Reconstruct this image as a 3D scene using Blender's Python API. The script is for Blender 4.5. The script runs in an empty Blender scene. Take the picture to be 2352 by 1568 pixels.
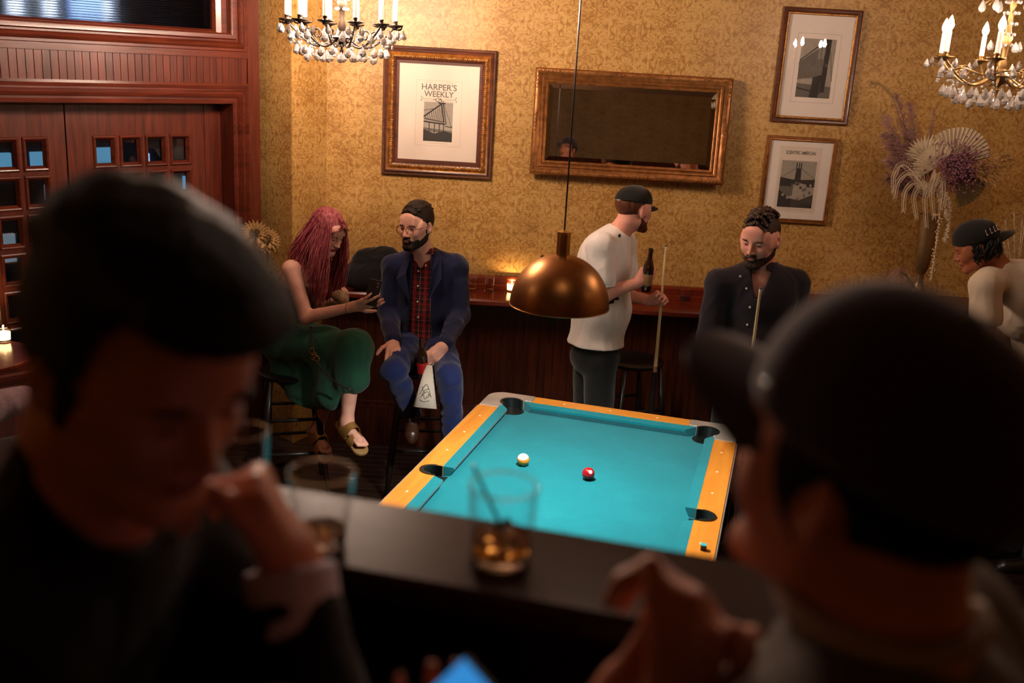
import bpy, math, random
import numpy as np
from mathutils import Vector, Matrix
rnd = random.Random(7)
sc = bpy.context.scene
COL = sc.collection
pi = math.pi
def V(*a): return np.array(a, float)
def unit(v):
    v = np.asarray(v, float); return v/np.linalg.norm(v)

# ------------------------------------------------------------------ camera
FPX = 2352*35/36.0
PITCH, ROLL, CZ = math.radians(15.83), math.radians(3.345), 2.55
_f = V(0, math.cos(PITCH), -math.sin(PITCH)); _r = V(1, 0, 0); _d = V(0, -math.sin(PITCH), -math.cos(PITCH))
RT = math.cos(ROLL)*_r - math.sin(ROLL)*_d
DN = math.cos(ROLL)*_d + math.sin(ROLL)*_r
FW = _f
cam_d = bpy.data.cameras.new('camera'); cam = bpy.data.objects.new('camera', cam_d); COL.objects.link(cam)
cam_d.lens = 35; cam_d.sensor_width = 36; cam_d.clip_start = .02; cam_d.clip_end = 80
m = Matrix(((RT[0], -DN[0], -FW[0], 0), (RT[1], -DN[1], -FW[1], 0), (RT[2], -DN[2], -FW[2], CZ), (0, 0, 0, 1)))
cam.matrix_world = m
cam_d.dof.use_dof = True; cam_d.dof.focus_distance = 5.35; cam_d.dof.aperture_fstop = 2.2
sc.camera = cam
def ray(u, v): return (u-1176)/FPX*RT + (v-784)/FPX*DN + FW
def W(u, v, y):            # the point at distance y into the room that the photo shows at u, v
    d = ray(u, v); return d*(y/d[1]) + V(0, 0, CZ)
def Wz(u, v, z):
    d = ray(u, v); return d*((z-CZ)/d[2]) + V(0, 0, CZ)

# ------------------------------------------------------------------ world, exposure
w = bpy.data.worlds.new('night'); sc.world = w; w.use_nodes = True
w.node_tree.nodes['Background'].inputs[0].default_value = (.05, .09, .16, 1)
w.node_tree.nodes['Background'].inputs[1].default_value = .25
sc.view_settings.view_transform = 'Standard'; sc.view_settings.look = 'None'
sc.view_settings.gamma = 1; sc.view_settings.use_curve_mapping = False
sc.view_settings.exposure = 0.0
cy = sc.cycles
cy.use_denoising = True
cy.max_bounces = 14; cy.diffuse_bounces = 3; cy.glossy_bounces = 3; cy.transmission_bounces = 14; cy.transparent_max_bounces = 8
cy.sample_clamp_indirect = 3.0; cy.sample_clamp_direct = 0; cy.blur_glossy = .5
cy.caustics_reflective = False; cy.caustics_refractive = True
MIRROR_TILT, MIRROR_TH, MIRROR_YAW = -.062, .035, -.022
CHAND_POWER, PEND_POWER, FILL_POWER = 42.0, 2300.0, 12.0

def add_light(name, loc, power, color, size, kind='POINT', rot=None, parent=None, **kw):
    l = bpy.data.lights.new(name, kind); l.energy = power; l.color = color
    if kind == 'POINT': l.shadow_soft_size = size
    if kind == 'AREA': l.shape = 'RECTANGLE'; l.size, l.size_y = size
    for k, v in kw.items(): setattr(l, k, v)
    o = bpy.data.objects.new(name, l); COL.objects.link(o); o.location = loc
    if rot: o.rotation_euler = rot
    if parent is not None: o.parent = parent
    return o

# ------------------------------------------------------------------ materials
MATS = {}
def nt(name):
    mt = bpy.data.materials.new(name); mt.use_nodes = True
    t = mt.node_tree; b = t.nodes['Principled BSDF']; MATS[name] = mt
    return mt, t, b
def node(t, kind, **kw):
    n = t.nodes.new(kind)
    for k, v in kw.items():
        if k.startswith('i_'):
            key = k[2:]; n.inputs[int(key) if key.isdigit() else key].default_value = v
        else: setattr(n, k, v)
    return n
def rgba(c): return (c[0], c[1], c[2], 1)
def srgb(r, g, b):
    f = lambda x: (x/255/12.92 if x <= 10 else ((x/255+.055)/1.055)**2.4)
    return (f(r), f(g), f(b))
def ramp(t, stops, interp='LINEAR'):
    n = t.nodes.new('ShaderNodeValToRGB'); n.color_ramp.interpolation = interp
    e = n.color_ramp.elements
    while len(e) > 1: e.remove(e[-1])
    e[0].position = stops[0][0]; e[0].color = rgba(stops[0][1])
    for p, c in stops[1:]:
        x = e.new(p); x.color = rgba(c)
    return n
def plain(name, col, rough=.5, metal=0, spec=.5, noise=0, nscale=40, bump=0, coat=0, **kw):
    mt, t, b = nt(name)
    b.inputs['Base Color'].default_value = rgba(col); b.inputs['Roughness'].default_value = rough
    b.inputs['Metallic'].default_value = metal; b.inputs['Specular IOR Level'].default_value = spec
    if coat: b.inputs['Coat Weight'].default_value = coat; b.inputs['Coat Roughness'].default_value = .12
    for k, v in kw.items(): b.inputs[k.replace('_', ' ')].default_value = v
    if noise or bump:
        tc = node(t, 'ShaderNodeTexCoord'); n = node(t, 'ShaderNodeTexNoise', i_Scale=nscale, i_Detail=4.0)
        t.links.new(tc.outputs['Object'], n.inputs['Vector'])
        if noise:
            a = tuple(c*(1-noise) for c in col); c2 = tuple(min(1, c*(1+noise)) for c in col)
            r = ramp(t, [(.3, a), (.7, c2)]); t.links.new(n.outputs['Fac'], r.inputs[0]); t.links.new(r.outputs[0], b.inputs['Base Color'])
        if bump:
            bp = node(t, 'ShaderNodeBump', i_Strength=bump, i_Distance=.01)
            t.links.new(n.outputs['Fac'], bp.inputs['Height']); t.links.new(bp.outputs[0], b.inputs['Normal'])
    return mt
def wood(name, dark, light, axis='Z', scale=14, rough=.35, coat=.3, stretch=14, bump=.05):
    mt, t, b = nt(name)
    tc = node(t, 'ShaderNodeTexCoord'); mp = node(t, 'ShaderNodeMapping')
    s = [scale*1.0]*3; s['XYZ'.index(axis)] = scale/stretch
    mp.inputs['Scale'].default_value = s
    t.links.new(tc.outputs['Object'], mp.inputs[0])
    n = node(t, 'ShaderNodeTexNoise', i_Scale=2.2, i_Detail=8.0, i_Roughness=.62, i_Distortion=.8)
    t.links.new(mp.outputs[0], n.inputs['Vector'])
    r = ramp(t, [(.3, dark), (.52, tuple((a+c)/2 for a, c in zip(dark, light))), (.72, light)])
    t.links.new(n.outputs['Fac'], r.inputs[0]); t.links.new(r.outputs[0], b.inputs['Base Color'])
    b.inputs['Roughness'].default_value = rough; b.inputs['Coat Weight'].default_value = coat; b.inputs['Coat Roughness'].default_value = .15
    bp = node(t, 'ShaderNodeBump', i_Strength=bump, i_Distance=.01); t.links.new(n.outputs['Fac'], bp.inputs['Height']); t.links.new(bp.outputs[0], b.inputs['Normal'])
    return mt
def emit(name, col, strength):
    mt, t, b = nt(name)
    b.inputs['Base Color'].default_value = rgba(col)
    b.inputs['Emission Color'].default_value = rgba(col); b.inputs['Emission Strength'].default_value = strength
    return mt
def glassm(name, col=(1, 1, 1), rough=0.0, ior=1.5):
    mt, t, b = nt(name)
    b.inputs['Base Color'].default_value = rgba(col); b.inputs['Roughness'].default_value = rough
    b.inputs['Transmission Weight'].default_value = 1; b.inputs['IOR'].default_value = ior
    return mt
def thin_glass(name, tint=(1, 1, 1), rough=.0, refl=1.0):
    # a thin pane: passes light straight through and reflects by angle
    mt = bpy.data.materials.new(name); mt.use_nodes = True; t = mt.node_tree; MATS[name] = mt; t.nodes.remove(t.nodes['Principled BSDF'])
    tr = node(t, 'ShaderNodeBsdfTransparent'); tr.inputs[0].default_value = rgba(tint); gl = node(t, 'ShaderNodeBsdfGlossy'); gl.inputs['Roughness'].default_value = rough
    fr = node(t, 'ShaderNodeFresnel'); ge = node(t, 'ShaderNodeNewGeometry'); mr = node(t, 'ShaderNodeMapRange'); mr.inputs['To Min'].default_value = 1.45; mr.inputs['To Max'].default_value = 1/1.45; t.links.new(ge.outputs['Backfacing'], mr.inputs['Value']); t.links.new(mr.outputs[0], fr.inputs['IOR']); mx = node(t, 'ShaderNodeMixShader'); t.links.new(fr.outputs[0], mx.inputs[0]); t.links.new(tr.outputs[0], mx.inputs[1]); t.links.new(gl.outputs[0], mx.inputs[2])
    t.links.new(mx.outputs[0], t.nodes['Material Output'].inputs['Surface']); return mt
def wallpaper():
    mt, t, b = nt('damask_wallpaper'); L = t.links.new
    uv = node(t, 'ShaderNodeTexCoord'); sp = node(t, 'ShaderNodeSeparateXYZ'); L(uv.outputs['UV'], sp.inputs[0])
    def mth(op, a, bb=None):
        n = node(t, 'ShaderNodeMath', operation=op)
        for i, x in enumerate((a, bb)):
            if x is None: continue
            if isinstance(x, (int, float)): n.inputs[i].default_value = x
            else: L(x, n.inputs[i])
        return n.outputs[0]
    px = mth('PINGPONG', sp.outputs[0], .13)
    row = mth('FLOOR', mth('DIVIDE', sp.outputs[0], .26))
    vv = mth('ADD', sp.outputs[1], mth('MULTIPLY', row, .19))
    vm = mth('FLOORED_MODULO', vv, .38)
    cx = node(t, 'ShaderNodeCombineXYZ'); L(px, cx.inputs[0]); L(vm, cx.inputs[1])
    n1 = node(t, 'ShaderNodeTexNoise', i_Scale=17.0, i_Detail=2.5, i_Distortion=2.6, i_Roughness=.6); L(cx.outputs[0], n1.inputs['Vector'])
    n2 = node(t, 'ShaderNodeTexNoise', i_Scale=95.0, i_Detail=3.0, i_Distortion=1.0); L(uv.outputs['UV'], n2.inputs['Vector'])
    n3 = node(t, 'ShaderNodeTexNoise', i_Scale=3.0, i_Detail=3.0); L(uv.outputs['UV'], n3.inputs['Vector'])
    s = mth('ADD', n1.outputs['Fac'], mth('ADD', mth('MULTIPLY', mth('SUBTRACT', n2.outputs['Fac'], .5), .55), mth('MULTIPLY', mth('SUBTRACT', n3.outputs['Fac'], .5), .3)))
    r = ramp(t, [(.34, srgb(198, 158, 96)), (.45, srgb(190, 148, 84)), (.57, srgb(164, 120, 60)), (.70, srgb(148, 102, 48))])
    L(s, r.inputs[0])
    # strip seams every .52 m
    sm = mth('PINGPONG', mth('ADD', sp.outputs[0], .08), .26); k = mth('LESS_THAN', sm, .0022)
    mx = node(t, 'ShaderNodeMix', data_type='RGBA'); L(k, mx.inputs[0]); L(r.outputs[0], mx.inputs[6]); mx.inputs[7].default_value = rgba(srgb(200, 160, 100))
    L(mx.outputs[2], b.inputs['Base Color'])
    b.inputs['Roughness'].default_value = .42; b.inputs['Specular IOR Level'].default_value = .45
    return mt
M_WALL = wallpaper()
M_RED = wood('red_stained_wood', srgb(58, 19, 9), srgb(108, 44, 25), 'Z', 16, .36, .15)
M_REDH = wood('red_stained_wood_across', srgb(58, 19, 9), srgb(108, 44, 25), 'X', 16, .36, .15)
M_DKW = wood('dark_brown_wood', srgb(40, 17, 8), srgb(98, 44, 22), 'Z', 16, .4, .25)
M_COUNTER = wood('varnished_counter_wood', srgb(80, 24, 12), srgb(128, 50, 26), 'X', 12, .22, .6)
M_LEDGE = wood('dark_ledge_wood', srgb(34, 12, 8), srgb(58, 24, 15), 'X', 10, .28, 0); M_LEDGE.node_tree.nodes['Principled BSDF'].inputs['Specular IOR Level'].default_value = .22
M_FLOOR = wood('dark_floor_wood', srgb(24, 13, 9), srgb(58, 34, 22), 'X', 12, .45, .2)
M_BLACKW = plain('black_lacquer', (.012, .010, .009), .35, spec=.5)
M_CREAM = plain('ceiling_paint', srgb(104, 72, 48), .8)
M_BRASS = plain('brushed_brass', srgb(158, 108, 60), .36, 1, noise=.08, nscale=60)
M_OLDBR = plain('aged_brass', srgb(150, 116, 72), .42, .9, noise=.25, nscale=30)
M_IRON = plain('dark_bronze', srgb(52, 40, 30), .4, .8)
M_GILT = plain('gilded_plaster', srgb(170, 118, 58), .42, .65, noise=.45, nscale=45, bump=.5)
M_GILT2 = plain('bronze_gilt', srgb(150, 98, 52), .38, .6, noise=.35, nscale=30, bump=.35)
M_WALNUT = wood('walnut_frame', srgb(62, 30, 18), srgb(112, 60, 38), 'X', 14, .35, .3)
M_PAPER = plain('mount_paper', srgb(246, 232, 220), .8, noise=.01, nscale=5)
M_PRINT = plain('print_paper', srgb(236, 218, 200), .8)
M_INK = plain('printed_ink', srgb(58, 54, 50), .8)
M_INK2 = plain('printed_halftone', srgb(110, 104, 96), .8, noise=.3, nscale=220)
M_INK3 = plain('printed_pale_tone', srgb(168, 158, 145), .8, noise=.15, nscale=160)
M_GLASS = glassm('clear_glass'); M_THIN = thin_glass('picture_glass'); M_CRYSTAL = glassm('crystal', (1, 1, 1), .03, 1.5); M_CRYSTAL.node_tree.nodes['Principled BSDF'].inputs['Transmission Weight'].default_value = .72; M_CRYSTAL.node_tree.nodes['Principled BSDF'].inputs['Specular IOR Level'].default_value = .9
M_CHROME = plain('polished_metal', srgb(190, 188, 185), .22, 1, noise=.1, nscale=20)
M_SILVER = plain('mirror_silver', (.62, .58, .5), .02, 1)

# ------------------------------------------------------------------ mesh builder
class G:
    def __init__(s): s.v = []; s.f = []; s.m = []; s.uv = None; s.n = 0
    def add(s, vs, fs, mi=0):
        vs = [tuple(map(float, p)) for p in vs]
        s.v += vs; s.f += [tuple(i+s.n for i in f) for f in fs]; s.m += [mi]*len(fs); s.n += len(vs); return s
    def box(s, c, size, mi=0, R=None):
        hx, hy, hz = [x/2 for x in size]; P = [V(x, y, z) for x in (-hx, hx) for y in (-hy, hy) for z in (-hz, hz)]
        if R is not None: P = [R @ p for p in P]
        P = [p+np.asarray(c, float) for p in P]
        return s.add(P, [(0, 1, 3, 2), (4, 6, 7, 5), (0, 4, 5, 1), (2, 3, 7, 6), (0, 2, 6, 4), (1, 5, 7, 3)], mi)
    def bb(s, x0, x1, y0, y1, z0, z1, mi=0):
        return s.box(((x0+x1)/2, (y0+y1)/2, (z0+z1)/2), (x1-x0, y1-y0, z1-z0), mi)
    def tube(s, path, rad, seg=8, mi=0, cap=True, flat=1.0):
        P = [np.asarray(p, float) for p in path]; n = len(P)
        if not hasattr(rad, '__len__'): rad = [rad]*n
        T = [unit(P[min(i+1, n-1)]-P[max(i-1, 0)]) for i in range(n)]
        a = V(0, 0, 1) if abs(T[0][2]) < .9 else V(1, 0, 0)
        N = unit(np.cross(T[0], a)); vs = []
        for i in range(n):
            N = unit(N-T[i]*np.dot(N, T[i])); B = np.cross(T[i], N)
            for k in range(seg):
                an = 2*pi*k/seg; vs.append(P[i]+rad[i]*(math.cos(an)*N+flat*math.sin(an)*B))
        fs = [(i*seg+k, i*seg+(k+1) % seg, (i+1)*seg+(k+1) % seg, (i+1)*seg+k) for i in range(n-1) for k in range(seg)]
        if cap: fs += [tuple(range(seg))[::-1], tuple((n-1)*seg+k for k in range(seg))]
        return s.add(vs, fs, mi)
    def lathe(s, prof, seg=24, c=(0, 0, 0), mi=0, axis=None, close=False, cap=True):
        c = np.asarray(c, float); vs = []
        R = np.eye(3)
        if axis is not None:
            z = unit(axis); a = V(1, 0, 0) if abs(z[0]) < .9 else V(0, 1, 0); x = unit(np.cross(a, z)); R = np.stack([x, np.cross(z, x), z], 1)
        for r, z in prof:
            for k in range(seg):
                an = 2*pi*k/seg; vs.append(c+R @ V(r*math.cos(an), r*math.sin(an), z))
        n = len(prof)
        fs = [(i*seg+k, i*seg+(k+1) % seg, (i+1)*seg+(k+1) % seg, (i+1)*seg+k) for i in range(n-1) for k in range(seg)]
        if close: fs += [((n-1)*seg+k, (n-1)*seg+(k+1) % seg, (k+1) % seg, k) for k in range(seg)]
        elif cap:
            if prof[0][0] > 1e-6: fs.append(tuple(range(seg))[::-1])
            if prof[-1][0] > 1e-6: fs.append(tuple((n-1)*seg+k for k in range(seg)))
        return s.add(vs, fs, mi)
    def ball(s, c, r, seg=12, rings=8, mi=0, R=None):
        if not hasattr(r, '__len__'): r = (r, r, r)
        c = np.asarray(c, float); vs = []
        for i in range(rings+1):
            th = pi*i/rings
            for k in range(seg):
                an = 2*pi*k/seg; p = V(r[0]*math.sin(th)*math.cos(an), r[1]*math.sin(th)*math.sin(an), r[2]*math.cos(th))
                vs.append(c+(R @ p if R is not None else p))
        fs = [(i*seg+k, (i+1)*seg+k, (i+1)*seg+(k+1) % seg, i*seg+(k+1) % seg) for i in range(rings) for k in range(seg)]
        return s.add(vs, fs, mi)
    def prism(s, poly, z0, z1, mi=0, fr=None):    # polygon in xy extruded in z, optional frame (origin, X, Y, Z)
        n = len(poly); P = [V(x, y, z0) for x, y in poly]+[V(x, y, z1) for x, y in poly]
        if fr is not None:
            o, X, Y, Z = fr; P = [np.asarray(o)+p[0]*np.asarray(X)+p[1]*np.asarray(Y)+p[2]*np.asarray(Z) for p in P]
        return s.add(P, [tuple(range(n))[::-1], tuple(range(n, 2*n))]+[(i, (i+1) % n, n+(i+1) % n, n+i) for i in range(n)], mi)
    def frame(s, x0, x1, z0, z1, prof, mi=0, mids=None, open_bottom=False):
        """mitred moulding round the rectangle in XZ; prof = [(outward offset, height towards -y)], mids = material per segment"""
        lo = []
        for o, h in prof:
            lo.append([V(x0-o, -h, z0 if open_bottom else z0-o), V(x0-o, -h, z1+o), V(x1+o, -h, z1+o), V(x1+o, -h, z0 if open_bottom else z0-o)])
        n = len(prof); vs = [p for ring in lo for p in ring]; base = s.n; s.add(vs, [], 0)
        sides = 3 if open_bottom else 4
        for i in range(n-1):
            for k in range(sides):
                a, b_ = i*4+k, i*4+(k+1) % 4
                s.f.append(tuple(q+base for q in (a, b_, b_+4, a+4))); s.m.append(mids[i] if mids else mi)
        return s
    def build(s, name, mats, parent=None, smooth=False, loc=None, mw=None, uv=None, auto=None):
        me = bpy.data.meshes.new(name); me.from_pydata(s.v, [], s.f)
        if not isinstance(mats, (list, tuple)): mats = [mats]
        for x in mats: me.materials.append(x)
        if len(mats) > 1: me.polygons.foreach_set('material_index', s.m)
        if uv is not None:
            l = me.uv_layers.new(name='UVMap'); 
            for lp in me.loops: l.data[lp.index].uv = uv(Vector(s.v[lp.vertex_index]))
        if smooth: me.polygons.foreach_set('use_smooth', [True]*len(me.polygons))
        me.update(); me.validate()
        if auto:
            me.set_sharp_from_angle(angle=math.radians(auto))
        o = bpy.data.objects.new(name, me); COL.objects.link(o)
        if parent is not None: o.parent = parent
        if loc is not None: o.location = loc
        if mw is not None: o.matrix_world = mw
        return o
def tag(o, label=None, cat=None, group=None, kind=None):
    if label: o['label'] = label
    if cat: o['category'] = cat
    if group: o['group'] = group
    if kind: o['kind'] = kind
    return o
def thing(name, label, cat, loc=(0, 0, 0), rz=0, group=None):
    o = bpy.data.objects.new(name, None); COL.objects.link(o); o.empty_display_size = .05
    o.location = loc; o.rotation_euler = (0, 0, rz); return tag(o, label, cat, group)
def copy_tree(o, parent=None):
    c = o.copy(); COL.objects.link(c); c.parent = parent
    for ch in list(o.children): copy_tree(ch, c)
    return c
def fixbox(o):
    """merge-free outward normals"""
    import bmesh
    bm = bmesh.new(); bm.from_mesh(o.data); bmesh.ops.recalc_face_normals(bm, faces=bm.faces); bm.to_mesh(o.data); bm.free(); return o
def text_mesh(txt, size, depth=.0, xs=1.0, align='CENTER', bold=0):
    cu = bpy.data.curves.new('t', 'FONT'); cu.body = txt; cu.size = size; cu.align_x = align; cu.extrude = depth; cu.offset = bold; cu.resolution_u = 3
    o = bpy.data.objects.new('t', cu); COL.objects.link(o); dg = bpy.context.evaluated_depsgraph_get(); dg.update()
    me = o.evaluated_get(dg).to_mesh(); vs = [(v.co.x*xs, v.co.y, v.co.z) for v in me.vertices]; fs = [tuple(p.vertices) for p in me.polygons]
    bpy.data.objects.remove(o); bpy.data.curves.remove(cu); return vs, fs
# ------------------------------------------------------------------ room shell
YW = 6.5
DA = math.radians(40.5); DX = V(math.sin(DA), math.cos(DA), 0)      # along the street-door wall, away from the camera
DN_ = V(DX[1], -DX[0], 0)                                          # towards the room
S0 = V(-1.6564, 6.3, 0)
MD = Matrix(((DX[0], -DN_[0], 0, S0[0]), (DX[1], -DN_[1], 0, S0[1]), (0, 0, 1, 0), (0, 0, 0, 1)))   # local x along, y outward, z up
HC = 3.75
def struct(o): return tag(o, kind='structure')
def wallseg(name, p0, p1, z0, z1, mat, th=.08, u0=0.0):
    p0 = np.asarray(p0, float); p1 = np.asarray(p1, float); d = p1-p0; L = np.linalg.norm(d); d = d/L; nrm = V(-d[1], d[0])  # left of p0->p1 = outside
    g = G(); a = p0; b = p1; q = [(*a, z0), (*b, z0), (*(b+nrm*th), z0), (*(a+nrm*th), z0), (*a, z1), (*b, z1), (*(b+nrm*th), z1), (*(a+nrm*th), z1)]
    g.add(q, [(0, 1, 5, 4), (1, 2, 6, 5), (2, 3, 7, 6), (3, 0, 4, 7), (4, 5, 6, 7), (3, 2, 1, 0)])
    o = g.build(name, mat, uv=lambda v: (float((V(v.x, v.y)-p0) @ d)+u0, v.z)); return struct(o)
g = G(); g.bb(-6.2, 5.2, -3.6, 8, -.1, 0); struct(g.build('floor', M_FLOOR))
# fine floor-board joints
mt = M_FLOOR; t = mt.node_tree; b = t.nodes['Principled BSDF']
tc = node(t, 'ShaderNodeTexCoord'); wv = node(t, 'ShaderNodeTexWave', i_Scale=4.2, bands_direction='Y'); t.links.new(tc.outputs['Object'], wv.inputs[0])
rr = ramp(t, [(.0, (.55, .55, .55)), (.05, (0, 0, 0))]); t.links.new(wv.outputs['Fac'], rr.inputs[0])
bp = node(t, 'ShaderNodeBump', i_Strength=.5, i_Distance=.02, invert=True); t.links.new(rr.outputs[0], bp.inputs['Height']); t.links.new(bp.outputs[0], b.inputs['Normal'])
g = G(); g.bb(-6.2, 5.2, -3.6, 8, HC, HC+.1); struct(g.build('ceiling', M_CREAM))
struct(wallseg('wall_back', (-1.2672, YW), (4.3, YW), 0, HC, M_WALL, u0=.07))
B_ = V(-1.42, 6.2)
struct(wallseg('wall_back_pier_side', B_, (-1.267, YW), 0, HC, M_WALL, th=.01, u0=-.3))
struct(wallseg('wall_back_pier', (-1.69, 6.44), B_, 0, HC, M_WALL, th=.003, u0=-.7))
struct(wallseg('wall_right', (4.3, YW), (4.3, -3.3), 0, HC, M_WALL))
struct(wallseg('wall_rear', (4.3, -3.3), (-3.9, -3.3), 0, HC, M_WALL))
struct(wallseg('wall_left', (-3.9, -3.3), (-3.9, 3.3), 0, HC, M_WALL))
# street-door wall (red wood): post, jamb boards, frieze, surroundings; local frame x = along, y<0 towards the room
def D(g, name, mat, **kw):
    o = g.build(name, mat, mw=MD, **kw); return o
XL, XR = -2.12, -.197      # door opening
g = G()
g.bb(-.08, 0.0, -.02, .25, 0, HC)                       # post at the corner
g.bb(XR, -.08, 0, .12, 0, HC); g.bb(XR-.0, -.08, .12, .25, 0, HC)
g.bb(-3.7, XL, 0, .12, 0, HC)
g.bb(XL, XR, 0, .12, 2.19, 2.60)
g.bb(XL, XR, 0, .12, 3.35, HC)
struct(D(g, 'wall_door_side', M_RED))
cas = [(0, 0), (0, .03), (.012, .036), (.022, .022), (.034, .022), (.04, .034), (.055, .045), (.068, .034), (.074, .022), (.084, .022), (.09, .03), (.104, .038), (.118, .03), (.118, 0)]
g = G(); g.frame(XL, XR, 0, 2.195, cas, open_bottom=True); struct(D(g, 'trim_1', M_REDH, smooth=True, auto=50))
cas2 = [(0, 0), (0, .02), (.01, .03), (.03, .034), (.038, .02), (.048, .02), (.054, .04), (.066, .05), (.08, .04), (.086, .026), (.1, .026), (.104, .018), (.14, .018), (.14, 0)]
g = G(); g.frame(XL, XR, 2.60, 3.35, cas2); struct(D(g, 'trim_2', M_REDH, smooth=True, auto=50))
# frieze of beaded boards between the casings
g = G(); x = XL
while x < -.085:
    x2 = min(x+.042, -.082); g.bb(x, x2-.004, -.010, .0, 2.31, 2.47); g.tube([(x2-.002, -.006, 2.315), (x2-.002, -.006, 2.465)], .0025, 6); x = x2+.0005
struct(D(g, 'trim_3', M_RED))
# transom window: reeded glass
mt, t, b = nt('reeded_glass')
b.inputs['Transmission Weight'].default_value = 1; b.inputs['Roughness'].default_value = .08; b.inputs['IOR'].default_value = 1.35
b.inputs['Base Color'].default_value = (.8, .88, .95, 1)
tc = node(t, 'ShaderNodeTexCoord'); wv = node(t, 'ShaderNodeTexWave', i_Scale=24.0, bands_direction='Z'); t.links.new(tc.outputs['Object'], wv.inputs[0])
bp = node(t, 'ShaderNodeBump', i_Strength=.9, i_Distance=.012); t.links.new(wv.outputs['Fac'], bp.inputs['Height']); t.links.new(bp.outputs[0], b.inputs['Normal'])
wo = thing('window_1', None, None); wo['kind'] = 'structure'
wo.matrix_world = MD
def Dp(g, name, mat, parent, **kw):
    o = g.build(name, mat, **kw); o.parent = parent; return o
g = G(); g.frame(XL+.075, XR-.075, 2.615, 3.3, [(-.002, -.07), (-.002, -.05), (.01, -.03), (.04, -.02), (.076, -.02)]); Dp(g, 'window_frame', M_REDH, wo)
g = G(); g.bb(XL+.07, XR-.07, .072, .078, 2.61, 3.3); Dp(g, 'window_glass', mt, wo)
# double street door with small square panes
M_PANE = thin_glass('pane_glass', (.92, .96, 1))
def door_leaf(name, x0, x1, ax0, ncol, pitch):
    o = thing(name, None, None); o['kind'] = 'structure'; o.matrix_world = MD
    y0, y1 = .115, .165; pw, ph, pz = .108, .15, .205; ztop = 1.99; nrow = 6
    cols = [ax0+i*pitch for i in range(ncol)]; rows = [ztop-i*pz for i in range(nrow)]
    g = G()
    g.bb(x0, cols[0]-.004, y0, y1, .02, 2.19); g.bb(cols[-1]+pw+.004, x1, y0, y1, .02, 2.19)
    g.bb(cols[0]-.004, cols[-1]+pw+.004, y0, y1, ztop+.004, 2.19)
    g.bb(cols[0]-.004, cols[-1]+pw+.004, y0, y1, .02, rows[-1]-ph-.004)
    for i in range(ncol-1): g.bb(cols[i]+pw+.004, cols[i+1]-.004, y0, y1, rows[-1]-ph-.004, ztop+.004)
    for j in range(nrow-1): g.bb(cols[0]-.004, cols[-1]+pw+.004, y0+.001, y1-.001, rows[j+1]+.004, rows[j]-ph-.004)
    Dp(g, 'door_leaf', M_RED, o)
    g = G(); q = [(-.012, -.13), (-.006, -.121), (0.002, -.108), (.008, -.106), (.014, -.110), (.018, -.116)]
    for cx in cols:
        for rz in rows: g.frame(cx, cx+pw, rz-ph, rz, q)
    Dp(g, 'door_pane_moldings', M_REDH, o)
    g = G(); g.frame(cols[0]+.03, cols[-1]+pw-.03, .25, rows[-1]-ph-.12, [(-.03, -.112), (-.01, -.104), (0, -.1), (.02, -.1), (.03, -.114)]); Dp(g, 'door_lower_panel', M_REDH, o)
    g = G(); g.bb(cols[0]-.01, cols[-1]+pw+.01, .138, .143, rows[-1]-ph-.01, ztop+.01); Dp(g, 'door_glass', M_PANE, o)
    return o
door_leaf('door_1', -1.155, -.307, -.995, 4, .157)
door_leaf('door_2', -2.01, -1.163, -1.853, 4, .157)
g = G(); g.bb(-.307, XR, .11, .25, 0, 2.19); g.bb(XL, -2.01, .11, .25, 0, 2.19); g.bb(-.325, -.307, .15, .19, 0, 2.19); struct(D(g, 'trim_4', M_RED))
# raised floor the photographer and the two drinkers stand on, and its half wall under the ledge
YAWT = -math.radians(15.06); TX = V(math.cos(YAWT), math.sin(YAWT), 0); TY = V(-math.sin(YAWT), math.cos(YAWT), 0); T0 = V(.5078, 4.8333, 0)
LY = math.radians(-13.2); LX = V(math.cos(LY), math.sin(LY), 0); LYv = V(-math.sin(LY), math.cos(LY), 0); L0 = V(0.0, 1.222, 0)   # far edge of ledge through L0
ML = Matrix(((LX[0], LYv[0], 0, L0[0]), (LX[1], LYv[1], 0, L0[1]), (0, 0, 1, 0), (0, 0, 0, 1)))
g = G(); P = [L0+LX*t_+LYv*(-.04) for t_ in (-3.3, 4.2)]
poly = [(P[0][0], P[0][1]), (P[1][0], P[1][1]), (4.25, -3.25), (-3.85, -3.25)]
g.prism(poly[::-1], 0.001, .9); struct(fixbox(g.build('floor_raised', M_FLOOR)))
g = G(); g.bb(-3.2, 4.1, -.155, -.045, .9, 1.905); struct(g.build('wall_half_height', M_BLACKW, mw=ML))
g = G(); g.bb(-3.3, 4.2, -.038, -.02, 0.001, 1.905); x = -3.3
while x < 4.2: g.bb(x, x+.05, -.0195, -.012, .12, 1.9); x += .056
struct(g.build('trim_5', M_DKW, mw=ML))
# rear panelling the mirror sees
g = G(); g.bb(-1.6, -.9, -3.29, -3.2, .9, 3.1); g.bb(-.9, .3, -3.29, -3.05, .9, 2.05); struct(g.build('trim_6', M_REDH))
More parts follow.
